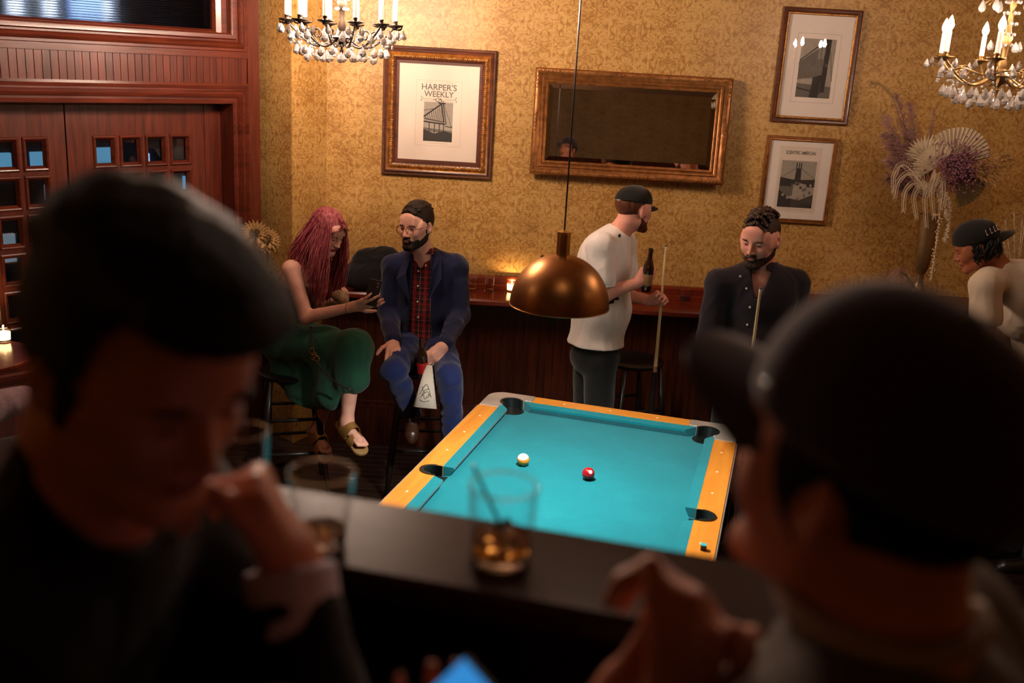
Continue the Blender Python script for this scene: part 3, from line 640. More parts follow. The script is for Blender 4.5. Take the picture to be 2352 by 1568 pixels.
# ------------------------------------------------------------------ smooth solid modelling: signed distances -> one continuous mesh
def _len(v): return np.sqrt((v*v).sum(-1))
def fnoise(P, s, seed=0):      # cheap smooth noise, about -1..1
    a = P*s+seed*1.7
    x, y, z = a[..., 0], a[..., 1], a[..., 2]
    return (np.sin(x*1.0+1.3*np.sin(y*1.1+z*.7))+np.sin(y*1.2+1.1*np.sin(z*1.3-x*.6)+2)+np.sin(z*1.1+1.2*np.sin(x*.9+y*.8)+4))/3
class S:
    def __init__(s): s.p = []; s.post = None
    def _a(s, f, c, r, k, op): s.p.append((f, np.asarray(c, float), float(r), k, op)); return s
    def rc(s, a, b, ra, rb=None, k=.02, op='u'):
        a = np.asarray(a, float); b = np.asarray(b, float); rb = ra if rb is None else rb; ba = b-a; L2 = max(ba @ ba, 1e-12)
        def f(P):
            h = np.clip((P-a) @ ba/L2, 0, 1); return _len(P-a-h[:, None]*ba)-(ra+(rb-ra)*h)
        return s._a(f, (a+b)/2, np.linalg.norm(ba)/2+max(ra, rb), k, op)
    def el(s, c, r, R=None, k=.02, op='u', f2=None):
        c = np.asarray(c, float); r = np.asarray(r, float); R = np.eye(3) if R is None else R
        def f(P):
            q = (P-c) @ R; k0 = _len(q/r); k1 = _len(q/(r*r)); return k0*(k0-1)/np.maximum(k1, 1e-9)
        return s._a(f, c, max(r), k, op)
    def fn(s, f, c, r, k=.0, op='u'): return s._a(f, c, r, k, op)
    def ch(s, pts, rs, k=.02):
        for i in range(len(pts)-1): s.rc(pts[i], pts[i+1], rs[i], rs[i+1], k)
        return s
    def __call__(s, P):
        d = np.full(len(P), 9.0)
        for f, c, r, k, op in s.p:
            lb = _len(P-c)-r
            m = (lb < d+k) if op == 'u' else (lb < k+.02)
            if not m.any(): continue
            Q = P[m]; dd = d[m]; e = f(Q)
            if op == 'u':
                if k > 0: h = np.maximum(k-np.abs(dd-e), 0)/k; v = np.minimum(dd, e)-h*h*k*.25
                else: v = np.minimum(dd, e)
            elif op == 's':
                e = -e
                if k > 0: h = np.maximum(k-np.abs(dd-e), 0)/k; v = np.maximum(dd, e)+h*h*k*.25
                else: v = np.maximum(dd, e)
            elif op == 'i': v = np.maximum(dd, e)
            d[m] = v
        if s.post is not None: d = s.post(P, d)
        return d
    def bounds(s):
        u = [q for q in s.p if q[4] == 'u']
        return np.min([q[1]-q[2] for q in u], 0)-.02, np.max([q[1]+q[2] for q in u], 0)+.02
    def mesh(s, h, lo=None, hi=None, slack=.03):
        l, u = s.bounds(); lo = l if lo is None else lo; hi = u if hi is None else hi
        lv = 4; H = h*2**lv; n = np.ceil((hi-lo)/H).astype(int)
        I = np.stack(np.meshgrid(*[np.arange(x) for x in n], indexing='ij'), -1).reshape(-1, 3)
        for q in range(lv, -1, -1):
            sz = h*2**q; c = lo+(I+.5)*sz; d = s(c); I = I[np.abs(d) < sz*.9+(slack*.8 if q > 1 else .005) if q > 0 else np.abs(d) < sz*1.6]
            if q > 0:
                o = np.stack(np.meshgrid(*[[0, 1]]*3, indexing='ij'), -1).reshape(1, 8, 3); I = (I[:, None]*2+o).reshape(-1, 3)
        N = (n*2**lv+2).astype(np.int64); key = lambda J: (J[..., 0]*N[1]+J[..., 1])*N[2]+J[..., 2]
        o = np.stack(np.meshgrid(*[[0, 1]]*3, indexing='ij'), -1).reshape(8, 3)
        ck = key(I[:, None]+o); uk, inv = np.unique(ck, return_inverse=True); inv = inv.reshape(ck.shape)
        J = np.stack([uk//(N[1]*N[2]), (uk//N[2]) % N[1], uk % N[2]], -1); dv = s(lo+J*h)
        cd = dv[inv]; act = (cd.min(1) < 0) & (cd.max(1) >= 0); I = I[act]; cd = cd[act]; inv = inv[act]
        acc = np.zeros((len(I), 3)); cnt = np.zeros(len(I))
        for a in range(8):
            for ax in range(3):
                if o[a][ax] == 0:
                    b_ = a+(4, 2, 1)[ax]; da, db = cd[:, a], cd[:, b_]; m = (da < 0) != (db < 0)
                    t = np.where(m, da/np.where(m, da-db, 1), 0); p = o[a].astype(float)+t[:, None]*(o[b_]-o[a]); acc += p*m[:, None]; cnt += m
        vv = lo+(I+acc/cnt[:, None])*h
        kk = key(I); od = np.argsort(kk); ks = kk[od]
        fs = []
        for ax in range(3):
            b1, b2 = [(1, 2), (2, 0), (0, 1)][ax]; e = np.zeros(3, int); e[ax] = 1; a_i = 0; b_i = (4, 2, 1)[ax]
            m = (cd[:, 0] < 0) != (cd[:, b_i] < 0); C = I[m]; sgn = cd[m, 0] < 0
            e1 = np.zeros(3, int); e1[b1] = 1; e2 = np.zeros(3, int); e2[b2] = 1
            q = np.stack([key(C), key(C-e1), key(C-e1-e2), key(C-e2)], 1); pos = np.clip(np.searchsorted(ks, q), 0, len(ks)-1); ok = (ks[pos] == q).all(1)
            idx = od[pos]; idx = np.where(sgn[:, None], idx, idx[:, ::-1]); fs.append(idx[ok])
        return vv, np.concatenate(fs)
def keep_big(v, f):
    """only the largest connected piece"""
    L = np.arange(len(v)); e = np.concatenate([f[:, [0, 1]], f[:, [1, 2]], f[:, [2, 3]], f[:, [3, 0]]]); e = np.concatenate([e, e[:, ::-1]]); od = np.argsort(e[:, 0], kind='stable'); src = e[od, 0]; dst = e[od, 1]
    us, st = np.unique(src, return_index=True)
    for _ in range(400):
        N = L.copy(); N[us] = np.minimum(L[us], np.minimum.reduceat(L[dst], st))
        for _ in range(3): N = N[N]
        if (N == L).all(): break
        L = N
    u, inv, c = np.unique(L, return_inverse=True, return_counts=True)
    if len(u) == 1: return v, f
    ok = (inv.reshape(-1) == np.argmax(c)); idx = np.cumsum(ok)-1; f = f[ok[f[:, 0]]]; return v[ok], idx[f]
def sdf_obj(name, S_, h, mats, parent=None, sel=None, smooth=2):
    """mesh an S; sel(verts) -> material index per vertex"""
    v, f = S_.mesh(h)
    v, f = keep_big(v, f)
    for _ in range(smooth):          # light relaxation takes out grid steps
        i_ = np.concatenate([f[:, q] for q in (0, 1, 2, 3, 1, 2, 3, 0)]); j_ = np.concatenate([f[:, q] for q in (1, 2, 3, 0, 0, 1, 2, 3)])
        c = np.bincount(i_, minlength=len(v)).astype(float); a = np.stack([np.bincount(i_, weights=v[j_, q], minlength=len(v)) for q in range(3)], 1)
        v = v*.5+.5*a/np.maximum(c, 1)[:, None]
    me = bpy.data.meshes.new(name); me.vertices.add(len(v)); me.vertices.foreach_set('co', v.astype(np.float32).ravel())
    me.loops.add(len(f)*4); me.loops.foreach_set('vertex_index', f.astype(np.int32).ravel()); me.polygons.add(len(f))
    me.polygons.foreach_set('loop_start', np.arange(0, len(f)*4, 4, dtype=np.int32)); me.polygons.foreach_set('loop_total', np.full(len(f), 4, np.int32))
    if not isinstance(mats, (list, tuple)): mats = [mats]
    for x in mats: me.materials.append(x)
    if sel is not None:
        mi = sel(v); me.polygons.foreach_set('material_index', np.max(mi[f], 1).astype(np.int32))
    me.polygons.foreach_set('use_smooth', [True]*len(f)); me.update(calc_edges=True)
    o = bpy.data.objects.new(name, me); COL.objects.link(o)
    if parent is not None: o.parent = parent
    return o
def basis(F, U=(0, 0, 1)):
    F = unit(F); X = unit(np.cross(F, U)); return np.stack([X, F, np.cross(X, F)], 1)     # columns: subject's right, forward, up
# ------------------------------------------------------------------ heads
class Head:
    def __init__(s, c, F, U=(0, 0, 1), sc_=1.0, jaw=1.0, nose=1.0):
        s.c = np.asarray(c, float); s.R = basis(F, U); s.k = sc_; s.jaw = jaw; s.nose = nose
    def w(s, x, y, z): return s.c+s.R @ (V(x, y, z)*s.k)
    def loc(s, P): return ((P-s.c) @ s.R)/s.k
    def add(s, A, detail=True):
        w, k, R, j, n = s.w, s.k, s.R, s.jaw, s.nose
        E = lambda c, r, kk=.015, op='u', RR=None: A.el(w(*c), V(*r)*k, R if RR is None else R @ RR, kk, op)
        E((0, -.018, .038), (.075, .094, .082), .02); E((0, .018, -.01), (.066, .076, .09), .03)
        E((0, .035, -.055), (.050*j, .048, .055), .03)
        for sx in (-1, 1):
            A.rc(w(sx*.052*j, .0, -.058), w(sx*.018, .078, -.098), .016*k, .014*k, .03)
            E((sx*.040, .064, -.024), (.022, .020, .022), .025)
            E((sx*.066, .02, .01), (.010, .04, .03), .03)
        A.rc(w(-.014, .08, -.099), w(.014, .08, -.099), .013*k, None, .02)
        A.rc(w(-.036, .078, .022), w(.036, .078, .022), .010*k, None, .02)
        E((0, .072, .055), (.05, .02, .03), .03)
        for sx in (-1, 1): E((sx*.031, .096, .003), (.017, .014, .012), .016, 's')
        for sx in (-1, 1): E((sx*.031, .0765, .003), (.0135, .0125, .011), .006)
        A.rc(w(0, .088, .012), w(0, .106+.004*n, -.030), .0065*k, .0105*k, .012)
        for sx in (-1, 1): E((sx*.0125, .098, -.033), (.0075, .010, .0075), .007)
        E((0, .089, -.058), (.026, .012, .012), .014)
        E((0, .096, -.0555), (.021, .007, .0052), .005); E((0, .0945, -.0655), (.019, .0075, .006), .005)
        E((0, .1025, -.0605), (.022, .006, .0013), .003, 's')
        for sx in (-1, 1):
            Rz = np.array([[math.cos(.35*sx), -math.sin(.35*sx), 0], [math.sin(.35*sx), math.cos(.35*sx), 0], [0, 0, 1]])
            E((sx*.079, -.010, -.004), (.010, .019, .032), .008, 'u', Rz); E((sx*.088, -.004, .004), (.009, .010, .017), .006, 's', Rz)
    def lips(s, P):
        q = s.loc(P); return (np.abs(q[:, 0]) < .022) & (np.abs(q[:, 2]+.0605+.25*np.abs(q[:, 0])*0) < .0105-.2*np.abs(q[:, 0])) & (q[:, 1] > .092)
def eyes(h, parent, M_eye, M_white, M_brow, brow=1.0, down=.0, browc=None):
    for sx in (-1, 1):
        g = G(); R = h.R; cc = h.w(sx*.031, .0775, .0015-.003*down)
        g.ball(cc, V(.0112, .0121, .0042*(1-.45*down))*h.k, 14, 8, 0, R); g.ball(h.w(sx*.031+.002*0, .0835, .0015-.003*down), V(.0050, .0072, .0041*(1-.45*down))*h.k, 12, 8, 1, R)
        g.build('eye', [M_white, M_eye], parent, smooth=True)
        # upper lash line
        g = G(); g.tube([h.w(sx*(.031+x), .0905-60*x*x*.55, .0058-.003*down-18*x*x) for x in np.linspace(-.0125, .0125, 7)], [.0006, .001, .0013, .0014, .0013, .001, .0006], 5); g.build('eyelashes', M_eye, parent)
        g = G(); g.tube([h.w(sx*(.033+x), .0955-45*x*x, .0215+.002-9*(x-.004)**2) for x in np.linspace(-.019, .019, 8)], [.0016*brow, .0032*brow, .0038*brow, .0038*brow, .0035*brow, .003*brow, .0024*brow, .001], 6, flat=.7); g.build('eyebrow', browc or M_brow, parent, smooth=True)
# ------------------------------------------------------------------ hands
def hand(A, w, dv, pn, side, curl=(.3, .35, .4, .45), spread=.06, th=(.5, .5), sc_=1.0, k=.006, palm_len=.09, thc=.3):
    """w wrist, dv pointing direction, pn palm normal (out of the palm), side=+1/-1: thumb on +/- cross(dv,pn)"""
    dv = unit(dv); pn = unit(np.asarray(pn, float)-dv*np.dot(pn, dv)); s_ = np.cross(dv, pn)*side; q = sc_; w = np.asarray(w, float)
    K = []; offs = (.031, .0105, -.0105, -.030); lens = ((.043, .026, .021), (.047, .029, .022), (.044, .027, .022), (.034, .021, .019)); pl = (.092, .095, .090, .082)
    rad = (.0095, .0098, .0093, .0083); tips = []
    A.rc(w-dv*.02, w+dv*.012*q, .024*q, .025*q, .02)
    for i in range(4):
        kn = w+(dv*pl[i]*palm_len/.09+s_*offs[i])*q; b0 = w+(dv*.012+s_*offs[i]*.55)*q
        A.rc(b0, kn, .0155*q, .0118*q, .014)
        d = unit(dv+s_*offs[i]/.03*spread); p = kn; c = curl[i] if hasattr(curl, '__len__') else curl; an = 0
        cs = c if hasattr(c, '__len__') else (c, c*1.25, c*.8); r = rad[i]*q
        for j in range(3):
            an += cs[j]; dd = d*math.cos(an)+pn*math.sin(an); e = p+dd*lens[i][j]*q; A.rc(p, e, r, r*.9, k if j else .010); p = e; r *= .9
        tips.append(p)
    a, b_ = th; t0 = w+(dv*.018+s_*.022+pn*.006)*q
    d1 = unit(dv*math.cos(a)+s_*math.sin(a)*(1-thc)+pn*math.sin(a)*thc); p1 = t0+d1*.046*q
    d2 = unit(dv*math.cos(a-b_)+s_*math.sin(a-b_)*(1-thc)+pn*(math.sin(a)*thc+.15)); p2 = p1+d2*.034*q; d3 = unit(d2*.9+dv*.25+pn*.15); p3 = p2+d3*.026*q
    A.rc(t0, p1, .018*q, .0125*q, .014); A.rc(p1, p2, .0118*q, .0105*q, k); A.rc(p2, p3, .0105*q, .0085*q, k)
    tips.append(p3); return tips
def skin(name, c, warm=0):
    mt, t, b = nt(name)
    b.inputs['Base Color'].default_value = rgba(c); b.inputs['Roughness'].default_value = .5; b.inputs['Specular IOR Level'].default_value = .35
    tc = node(t, 'ShaderNodeTexCoord'); n = node(t, 'ShaderNodeTexNoise', i_Scale=18.0, i_Detail=5.0); t.links.new(tc.outputs['Object'], n.inputs[0])
    r = ramp(t, [(.3, (c[0]*.92, c[1]*.82, c[2]*.8)), (.7, (min(1, c[0]*1.05), c[1]*1.06, c[2]*1.06))]); t.links.new(n.outputs[0], r.inputs[0]); t.links.new(r.outputs[0], b.inputs['Base Color'])
    n2 = node(t, 'ShaderNodeTexNoise', i_Scale=260.0); t.links.new(tc.outputs['Object'], n2.inputs[0])
    bp = node(t, 'ShaderNodeBump', i_Strength=.08, i_Distance=.004); t.links.new(n2.outputs[0], bp.inputs['Height']); t.links.new(bp.outputs[0], b.inputs['Normal'])
    return mt
def fabric(name, c, rough=.85, scale=300, sheen=.2, var=.12):
    mt = plain(name, c, rough, noise=var, nscale=scale, spec=.2); mt.node_tree.nodes['Principled BSDF'].inputs['Sheen Weight'].default_value = sheen; return mt
def hair_mat(name, c, c2, sc_=90):
    mt, t, b = nt(name); tc = node(t, 'ShaderNodeTexCoord'); mp = node(t, 'ShaderNodeMapping'); mp.inputs['Scale'].default_value = (1, 1, .18); t.links.new(tc.outputs['Object'], mp.inputs[0])
    n = node(t, 'ShaderNodeTexNoise', i_Scale=float(sc_), i_Detail=4.0, i_Distortion=.6); t.links.new(mp.outputs[0], n.inputs[0])
    r = ramp(t, [(.35, c), (.65, c2)]); t.links.new(n.outputs[0], r.inputs[0]); t.links.new(r.outputs[0], b.inputs['Base Color']); b.inputs['Roughness'].default_value = .6; b.inputs['Specular IOR Level'].default_value = .3
    bp = node(t, 'ShaderNodeBump', i_Strength=.8, i_Distance=.006); t.links.new(n.outputs[0], bp.inputs['Height']); t.links.new(bp.outputs[0], b.inputs['Normal']); return mt
SK1 = skin('skin_fair', srgb(240, 184, 162)); SK2 = skin('skin_rosy', srgb(236, 170, 150)); SK3 = skin('skin_tan', srgb(176, 108, 76)); SK4 = skin('skin_olive', srgb(226, 154, 124))
LIP = plain('lips', srgb(176, 92, 82), .4); LIP2 = plain('lips_painted', srgb(178, 74, 78), .35)
M_EYE = plain('dark_iris', (.015, .008, .005), .15); M_EYEW = plain('eye_white', srgb(215, 190, 175), .3)
HB = hair_mat('dark_brown_hair', srgb(22, 14, 10), srgb(48, 32, 22)); HBK = hair_mat('black_hair', srgb(9, 8, 8), srgb(24, 20, 18)); HR = hair_mat('reddish_brown_hair', srgb(74, 38, 22), srgb(112, 62, 38))
HC_ = hair_mat('brown_wavy_hair', srgb(34, 22, 16), srgb(70, 48, 34), 60)
# ------------------------------------------------------------------ hair helpers
def hair_cap(h, parent, mat, vol=.012, top=.0, hair=None, name='hair', hstep=.003, front=.070, fz=.078, wav=0, side=-.045, back=-.085, capz=None):
    """close-cropped hair: a thickened scalp cut along a hairline"""
    A = S(); k = h.k
    A.el(h.w(0, -.018, .038+top*.4), V(.075+vol*.75, .094+vol, .082+vol+top)*k, h.R, .02); A.el(h.w(0, .016, .0), V(.0745+vol*.6, .066+vol*.4, .092+vol*.6)*k, h.R, .02)
    if hair is not None: hair(A, h)
    def post(P, d):
        q = h.loc(P); x, y, z = q[:, 0], q[:, 1], q[:, 2]; ax = np.abs(x)
        hl = np.where(y > .02, fz-(.075-np.clip(y, .0, .075))*.5, 0)          # forehead line height
        front_cut = (fz+.0-.9*(.085-np.clip(y, 0, .085))*(1+0*ax))-z            # >0 = below the hairline
        frontal = np.where(y > .028, fz-.012-.35*np.clip(.07-y, 0, 1)-z+ax*.05+.002*fnoise(q, 500, 4), -1)
        temple = np.where((y > .040), frontal, np.where(y > .004, -.052-z+(y-.004)*1.8, np.where(y > -.03, (.012-z), back-z)))
        sb = temple
        d2 = np.maximum(d, sb*k*.8)
        if capz is not None: d2 = np.maximum(d2, (z-capz)*k)
        if wav: d2 = d2+wav*fnoise(q*V(1, 1, 1), 95, 1)*k+wav*.6*fnoise(q, 210, 3)*k
        return d2+.0008*fnoise(q, 420, 2)
    A.post = post; return sdf_obj(name, A, hstep, mat, parent, smooth=1)
def beard(h, parent, mat, t_=.0035, hstep=.003, must=True, full=.0, name='beard'):
    B = S(); h.add(B)
    def post(P, d):
        q = h.loc(P); x, y, z = q[:, 0], q[:, 1], q[:, 2]; ax = np.abs(x)
        line = -.044+full-.9*np.clip(ax-.02, 0, .1)*0+np.where(y < .055, (.055-y)*.62, 0)        # top edge climbs to the ear
        cut = z-np.where(y > .055, np.where(ax < .027, -.0405 if must else -.07, -.062+(ax-.027)*.3), line-.018)
        mouth = -(np.sqrt((x/.021)**2+((z+.0605)/.0088)**2)-1)*.008
        mouth = np.where(y > .07, mouth, -1)
        backc = .0-y-.004
        cut = cut+.0035*fnoise(q, 380, 6); edge = np.clip(-cut/.014, .12, 1)
        e = np.maximum(np.maximum(d-t_*edge*(.75+.35*fnoise(q, 330, 1)), cut), np.maximum(mouth, backc))
        return np.maximum(e, -.128-z)
    B.post = post; return sdf_obj(name, B, hstep, mat, parent, smooth=0)
def cap_mesh(h, parent, mat, matb=None, F=None, lift=.004, hstep=.003, tall=0, brim=True, backwards=False, brimlen=.075, z0=.032, tilt=0):
    """baseball cap: crown shell cut level, and a curved brim of its own"""
    k = h.k; A = S(); A.el(h.w(0, -.016, .036), V(.087, .109, .095+tall)*k, h.R, .02); A.el(h.w(0, .03, .055), V(.068, .062, .062+tall)*k, h.R, .04)
    def post(P, d):
        q = h.loc(P); ang = np.arctan2(q[:, 0], q[:, 1]+.016); seam = np.abs(((ang/(pi/3))+.5) % 1-.5); return np.maximum(d+.0012*np.exp(-(seam*40)**2), (z0+(tilt*.8-.072)*(q[:, 1]*(-1 if backwards else 1))-q[:, 2])*k)
    A.post = post; o = sdf_obj('crown', A, hstep, mat, parent, smooth=2)
    g = G(); g.ball(h.w(0, -.016, .036+.095+tall), V(.006, .006, .003)*k, 8, 6, 0, h.R); g.build('button', mat, parent)
    if brim:
        sg = -1 if backwards else 1; g = G(); n1, n2 = 14, 6; top = []; 
        for side in (0, 1):
            for j in range(n2+1):
                for i in range(n1+1):
                    s = -1+2*i/n1; a = s*1.05; rx = .074+.004*j; y0 = (.080 if sg > 0 else .092)*math.cos(a)**.8; y = y0+(brimlen*j/n2)*max(0, 1-abs(s)**3*.75)
                    x = math.sin(a)*.082; z = z0-.008+tilt*y*.8-.018*(s*s)-.012*(j/n2)**1.5*1-(.0035 if side else 0)-.004*(j/n2) - (.05*.072 if sg > 0 else 0)
                    top.append(h.w(x, sg*y-(.012 if sg > 0 else .018), z+ (.004)))
        N = (n1+1)*(n2+1); fs = []
        for j in range(n2):
            for i in range(n1):
                a = j*(n1+1)+i; fs.append((a, a+1, a+n1+2, a+n1+1)); fs.append((N+a, N+a+n1+1, N+a+n1+2, N+a+1))
        rim = [j*(n1+1) for j in range(n2+1)]+[n2*(n1+1)+i for i in range(1, n1+1)]+[j*(n1+1)+n1 for j in range(n2-1, -1, -1)]+[i for i in range(n1-1, 0, -1)]
        for a, b_ in zip(rim, rim[1:]+rim[:1]): fs.append((a, b_, N+b_, N+a))
        g.add(top, fs); fixbox(g.build('brim', matb or mat, parent, smooth=True, auto=50))
    return o
# ------------------------------------------------------------------ people in the room
M_TEE = fabric('white_cotton', srgb(246, 238, 232), .9); M_TEE2 = fabric('cream_cotton', srgb(214, 196, 172), .9)
M_BLKT = fabric('black_trouser_cloth', srgb(22, 24, 24), .9); M_NAVY = fabric('charcoal_navy_shirt', srgb(33, 28, 37), .85)
M_BLUE = fabric('blue_cloth_table_lit', srgb(22, 36, 84), .8, var=.08); M_CAPB = fabric('black_cap_cloth', srgb(26, 24, 22), .9)  # blue is for the suit trousers, brightened in colour for the table's spill light
M_GREEN = fabric('green_skirt_cloth', srgb(36, 88, 66), .8, var=.08)
def mid(a, b, t=.5): return np.asarray(a)*(1-t)+np.asarray(b)*t
def wr(S_, f): S_.post = f; return S_
def folds(P, d, amp=.004, s=38, st=(1, 1, .45)):
    Q = P*np.asarray(st); Q = Q+.02*np.stack([fnoise(P, 9, 2), fnoise(P, 9, 7), fnoise(P, 9, 4)], 1)
    a = fnoise(Q, s*.8, 5); b = fnoise(Q, s*1.9, 9)
    return d+amp*(1.3*np.abs(a)-.6)+amp*.8*(np.abs(b)-.4)
def torso(A, chest, pelvis, X, Fv, shl, shr, nb, ch=(.165, .115, .17), wa=(.155, .115), hp=(.165, .12, .11), g=0, k=.06, shr_r=.06):
    U_ = unit(np.asarray(chest)-pelvis); R = np.stack([unit(X), unit(Fv), U_], 1)
    A.rc(shl, shr, shr_r+g, None, k)
    for q in (shl, shr): A.rc(nb+V(0, 0, -.03), mid(nb, q, .75)+V(0, 0, -.012), .058+g*.6, .050+g*.6, .05)
    A.el(chest, V(*ch)+g, R, k); A.el(mid(chest, pelvis, .5), (wa[0]+g, wa[1]+g, .16), R, k); A.el(pelvis, V(*hp)+g, R, k)
def limb(A, a, b, c, r, g=0, k=.02): A.rc(a, b, r[0]+g, r[1]+g, k); A.rc(b, c, r[1]*.98+g, r[2]+g, k)
def cut_below(p, n):     # keep the side n points to
    p = np.asarray(p, float); n = unit(n); return lambda P: (p-P) @ n
def person(name, label, A, h, mats, sel=None):
    o = sdf_obj(name, A, h, mats, None, sel); return tag(o, label, 'person')
def buttons(parent, pts, n, r=.0055, name='shirt_button', mat=None):
    for p in pts:
        g = G(); g.lathe([(0, 0), (r, 0), (r, .0015), (r*.6, .002), (0, .0015)], 10, p, axis=n); g.build(name, mat or M_WHITE, parent)
def tubeo(name, pts, r, mat, parent, seg=8, **kw):
    g = G(); g.tube(pts, r, seg); return g.build(name, mat, parent, smooth=True, **kw)
def lerp_path(pts, n=24):
    pts = [np.asarray(p, float) for p in pts]; out = []
    for i in range(n):
        t = i/(n-1)*(len(pts)-1); j = min(int(t), len(pts)-2); f = t-j
        p0 = pts[max(j-1, 0)]; p1 = pts[j]; p2 = pts[j+1]; p3 = pts[min(j+2, len(pts)-1)]
        out.append(.5*((2*p1)+(-p0+p2)*f+(2*p0-5*p1+4*p2-p3)*f*f+(-p0+3*p1-3*p2+p3)*f**3))
    return out
def shoe(parent, heel, toe, up, mat, w=.042, name='shoe'):
    B = S(); heel = np.asarray(heel); toe = np.asarray(toe); d = unit(toe-heel); L = np.linalg.norm(toe-heel); up = unit(np.asarray(up)-d*np.dot(up, d))
    B.rc(heel+d*.03+up*.03, heel+d*.03+up*.075, .036, .036, .02); B.rc(heel+d*.03+up*.028, toe-d*.05+up*.022, .036, w-.004, .03); B.rc(toe-d*.05+up*.022, toe-d*.022+up*.012, w-.004, .022, .02)
    B.rc(heel+d*.05+up*.07, toe-d*.07+up*.035, .03, .026, .03)
    z0 = heel-up*.0
    def post(P, dd): return np.maximum(dd, -((P-heel) @ up))
    B.post = post; return sdf_obj(name, B, .004, mat, parent)

# ---- man in the white T-shirt, black cap, holding a bottle and a cue
y0 = 5.65
hA = Head(W(1455, 482, y0-.02), (.78, .62, -.07), (-.03, 0, 1), 1.06)
neckb = W(1418, 530, y0); chest = W(1390, 600, y0+.0); pelv = W(1368, 800, y0)
Fa = unit(V(.93, .36, 0)); Xa = unit(np.cross(Fa, (0, 0, 1)))      # subject's right: towards the camera
shR = W(1378, 566, y0-.20); shL = W(1432, 560, y0+.2)
elR = W(1388, 676, y0-.24); wrR = W(1466, 648, y0-.21); elL = W(1440, 680, y0+.22); wrL = W(1496, 690, y0+.02)
A = S(); hA.add(A)
A.rc(hA.w(0, -.03, -.05), neckb+V(0, 0, -.03), .058, .066, .03)
torso(A, chest+V(0, 0, -.02), pelv, Xa, Fa, shL, shR, neckb, (.15, .12, .17), (.14, .135), (.15, .13, .1), -.02)
limb(A, shR, elR, wrR, (.050, .044, .029)); limb(A, shL, elL, wrL, (.050, .044, .029))
hd = unit(W(1492, 628, y0-.20)-wrR)
hand(A, wrR, hd, V(.1, .75, .2), 1, [(.9, 1.4, .9)]*4, th=(.6, .9), sc_=1.0)
hd2 = unit(W(1512, 682, y0-.02)-wrL)
cueA_t = W(1530, 563, y0-.02); cueA_b = W(1503, 870, y0-.10); cd_ = unit(cueA_b-cueA_t)
hand(A, wrL, hd2, V(-.2, -.8, -.3), 1, [(.8, 1.3, .9)]*4, th=(.6, .9))
for hx in (-.085, .085):
    hp_ = pelv+Xa*hx+V(0, 0, -.08); A.rc(hp_, hp_+V(.02, 0, -.42), .07, .05, .03); A.rc(hp_+V(.02, 0, -.42), V(*(hp_+V(0, 0, 0))[:2], .08), .05, .035, .03); A.rc(V(*hp_[:2], .05), V(*hp_[:2], .05)+Fa*.15, .035, .03, .02)
pA = person('person', 'man in a white T-shirt and black cap turned away, holding a bottle and a cue', A, .0035, [SK2, LIP], lambda P: hA.lips(P).astype(int))
B = S(); torso(B, chest+V(0, 0, -.01), pelv+V(0, 0, .0), Xa, Fa, shL, shR, neckb, (.165, .135, .18), (.165, .15), (.168, .15, .12), .012, shr_r=.062)
B.el(mid(chest, pelv, .55)+Fa*.02, (.165, .155, .24), np.stack([Xa, Fa, V(0, 0, 1)], 1), .06)
B.rc(chest-Fa*.02, pelv-Fa*.01, .125, .150, .05)
slv = mid(shR, elR, .72)+V(-.01, 0, .01); B.rc(shR, slv, .070, .080, .03); slL = mid(shL, elL, .7); B.rc(shL, slL, .07, .078, .03)
dsl = unit(slv-shR)
hem = W(1365, 787, y0)
neckp = neckb+V(.015, 0, .0)
def post(P, d):
    d = folds(P, d, .006, 24, (1.2, 1.2, .4))
    d = np.where(True, d, d)
    c = np.maximum((P-(shR+dsl*(np.linalg.norm(slv-shR)+.045))) @ dsl, -1) ; near = _len(P-slv) < .17; side = ((P-chest) @ Xa) > .17
    d = np.where(near & side, np.maximum(d, c), d)
    d = np.maximum(d, hem[2]-P[:, 2]+.0)
    nd = unit(V(.35, 0, 1)); return np.maximum(d, np.maximum(-(_len(P-neckp-V(.01, 0, .07))-.074)*1.0, -9))
B.post = post; sdf_obj('t_shirt', B, .0045, M_TEE, pA)
g = G(); rg = []
g.tube([slv+dsl*.040+.078*(math.cos(a)*unit(np.cross(dsl, V(0, 1, 0)))+math.sin(a)*unit(np.cross(dsl, np.cross(dsl, V(0, 1, 0))))) for a in np.linspace(0, 2*pi, 25)], .0022, 6, cap=False); g.build('sleeve_hem', M_TEE, pA)
B = S(); hpL, hpR = pelv-Xa*.08, pelv+Xa*.08; B.el(pelv+V(0, 0, -.05), (.165, .145, .13), np.stack([Xa, Fa, V(0, 0, 1)], 1), .04)
for p_ in (hpL, hpR): B.rc(p_+V(0, 0, -.05), p_+V(.02, 0, -.5), .098, .082, .02); B.rc(p_+V(.02, 0, -.5), V(p_[0], p_[1], .10), .082, .068, .02)
wr(B, lambda P, d: np.maximum(folds(P, d, .003, 30), P[:, 2]-(hem[2]+.03))); sdf_obj('trousers', B, .006, M_BLKT, pA)
for p_ in (hpL, hpR): shoe(pA, V(p_[0], p_[1], 0.001)-Fa*.08, V(p_[0], p_[1], 0.001)+Fa*.2, (0, 0, 1), M_BLACKW)
hair_cap(hA, pA, HR, vol=.006, hstep=.0035, capz=.05); eyes(hA, pA, M_EYE, M_EYEW, HR, .8)
beard(hA, pA, HR, .0022, .0035)
cp = sdf_obj('cap', S().el(hA.w(0, -.02, .05), (.02, .02, .02)), .005, M_CAPB, pA); cap_mesh(hA, cp, M_CAPB, z0=.044, hstep=.0035, brimlen=.092)
g = G(); g.box(hA.w(0, -.118, .052), (.03, .004, .012), 0, hA.R); g.build('strap_buckle', M_ALU, cp)
g = G(); pb = W(1423, 541, y0-.19); g.ball(pb, (.008, .006, .011), 8, 6); g.build('shirt_emblem', M_POCKET, pA)

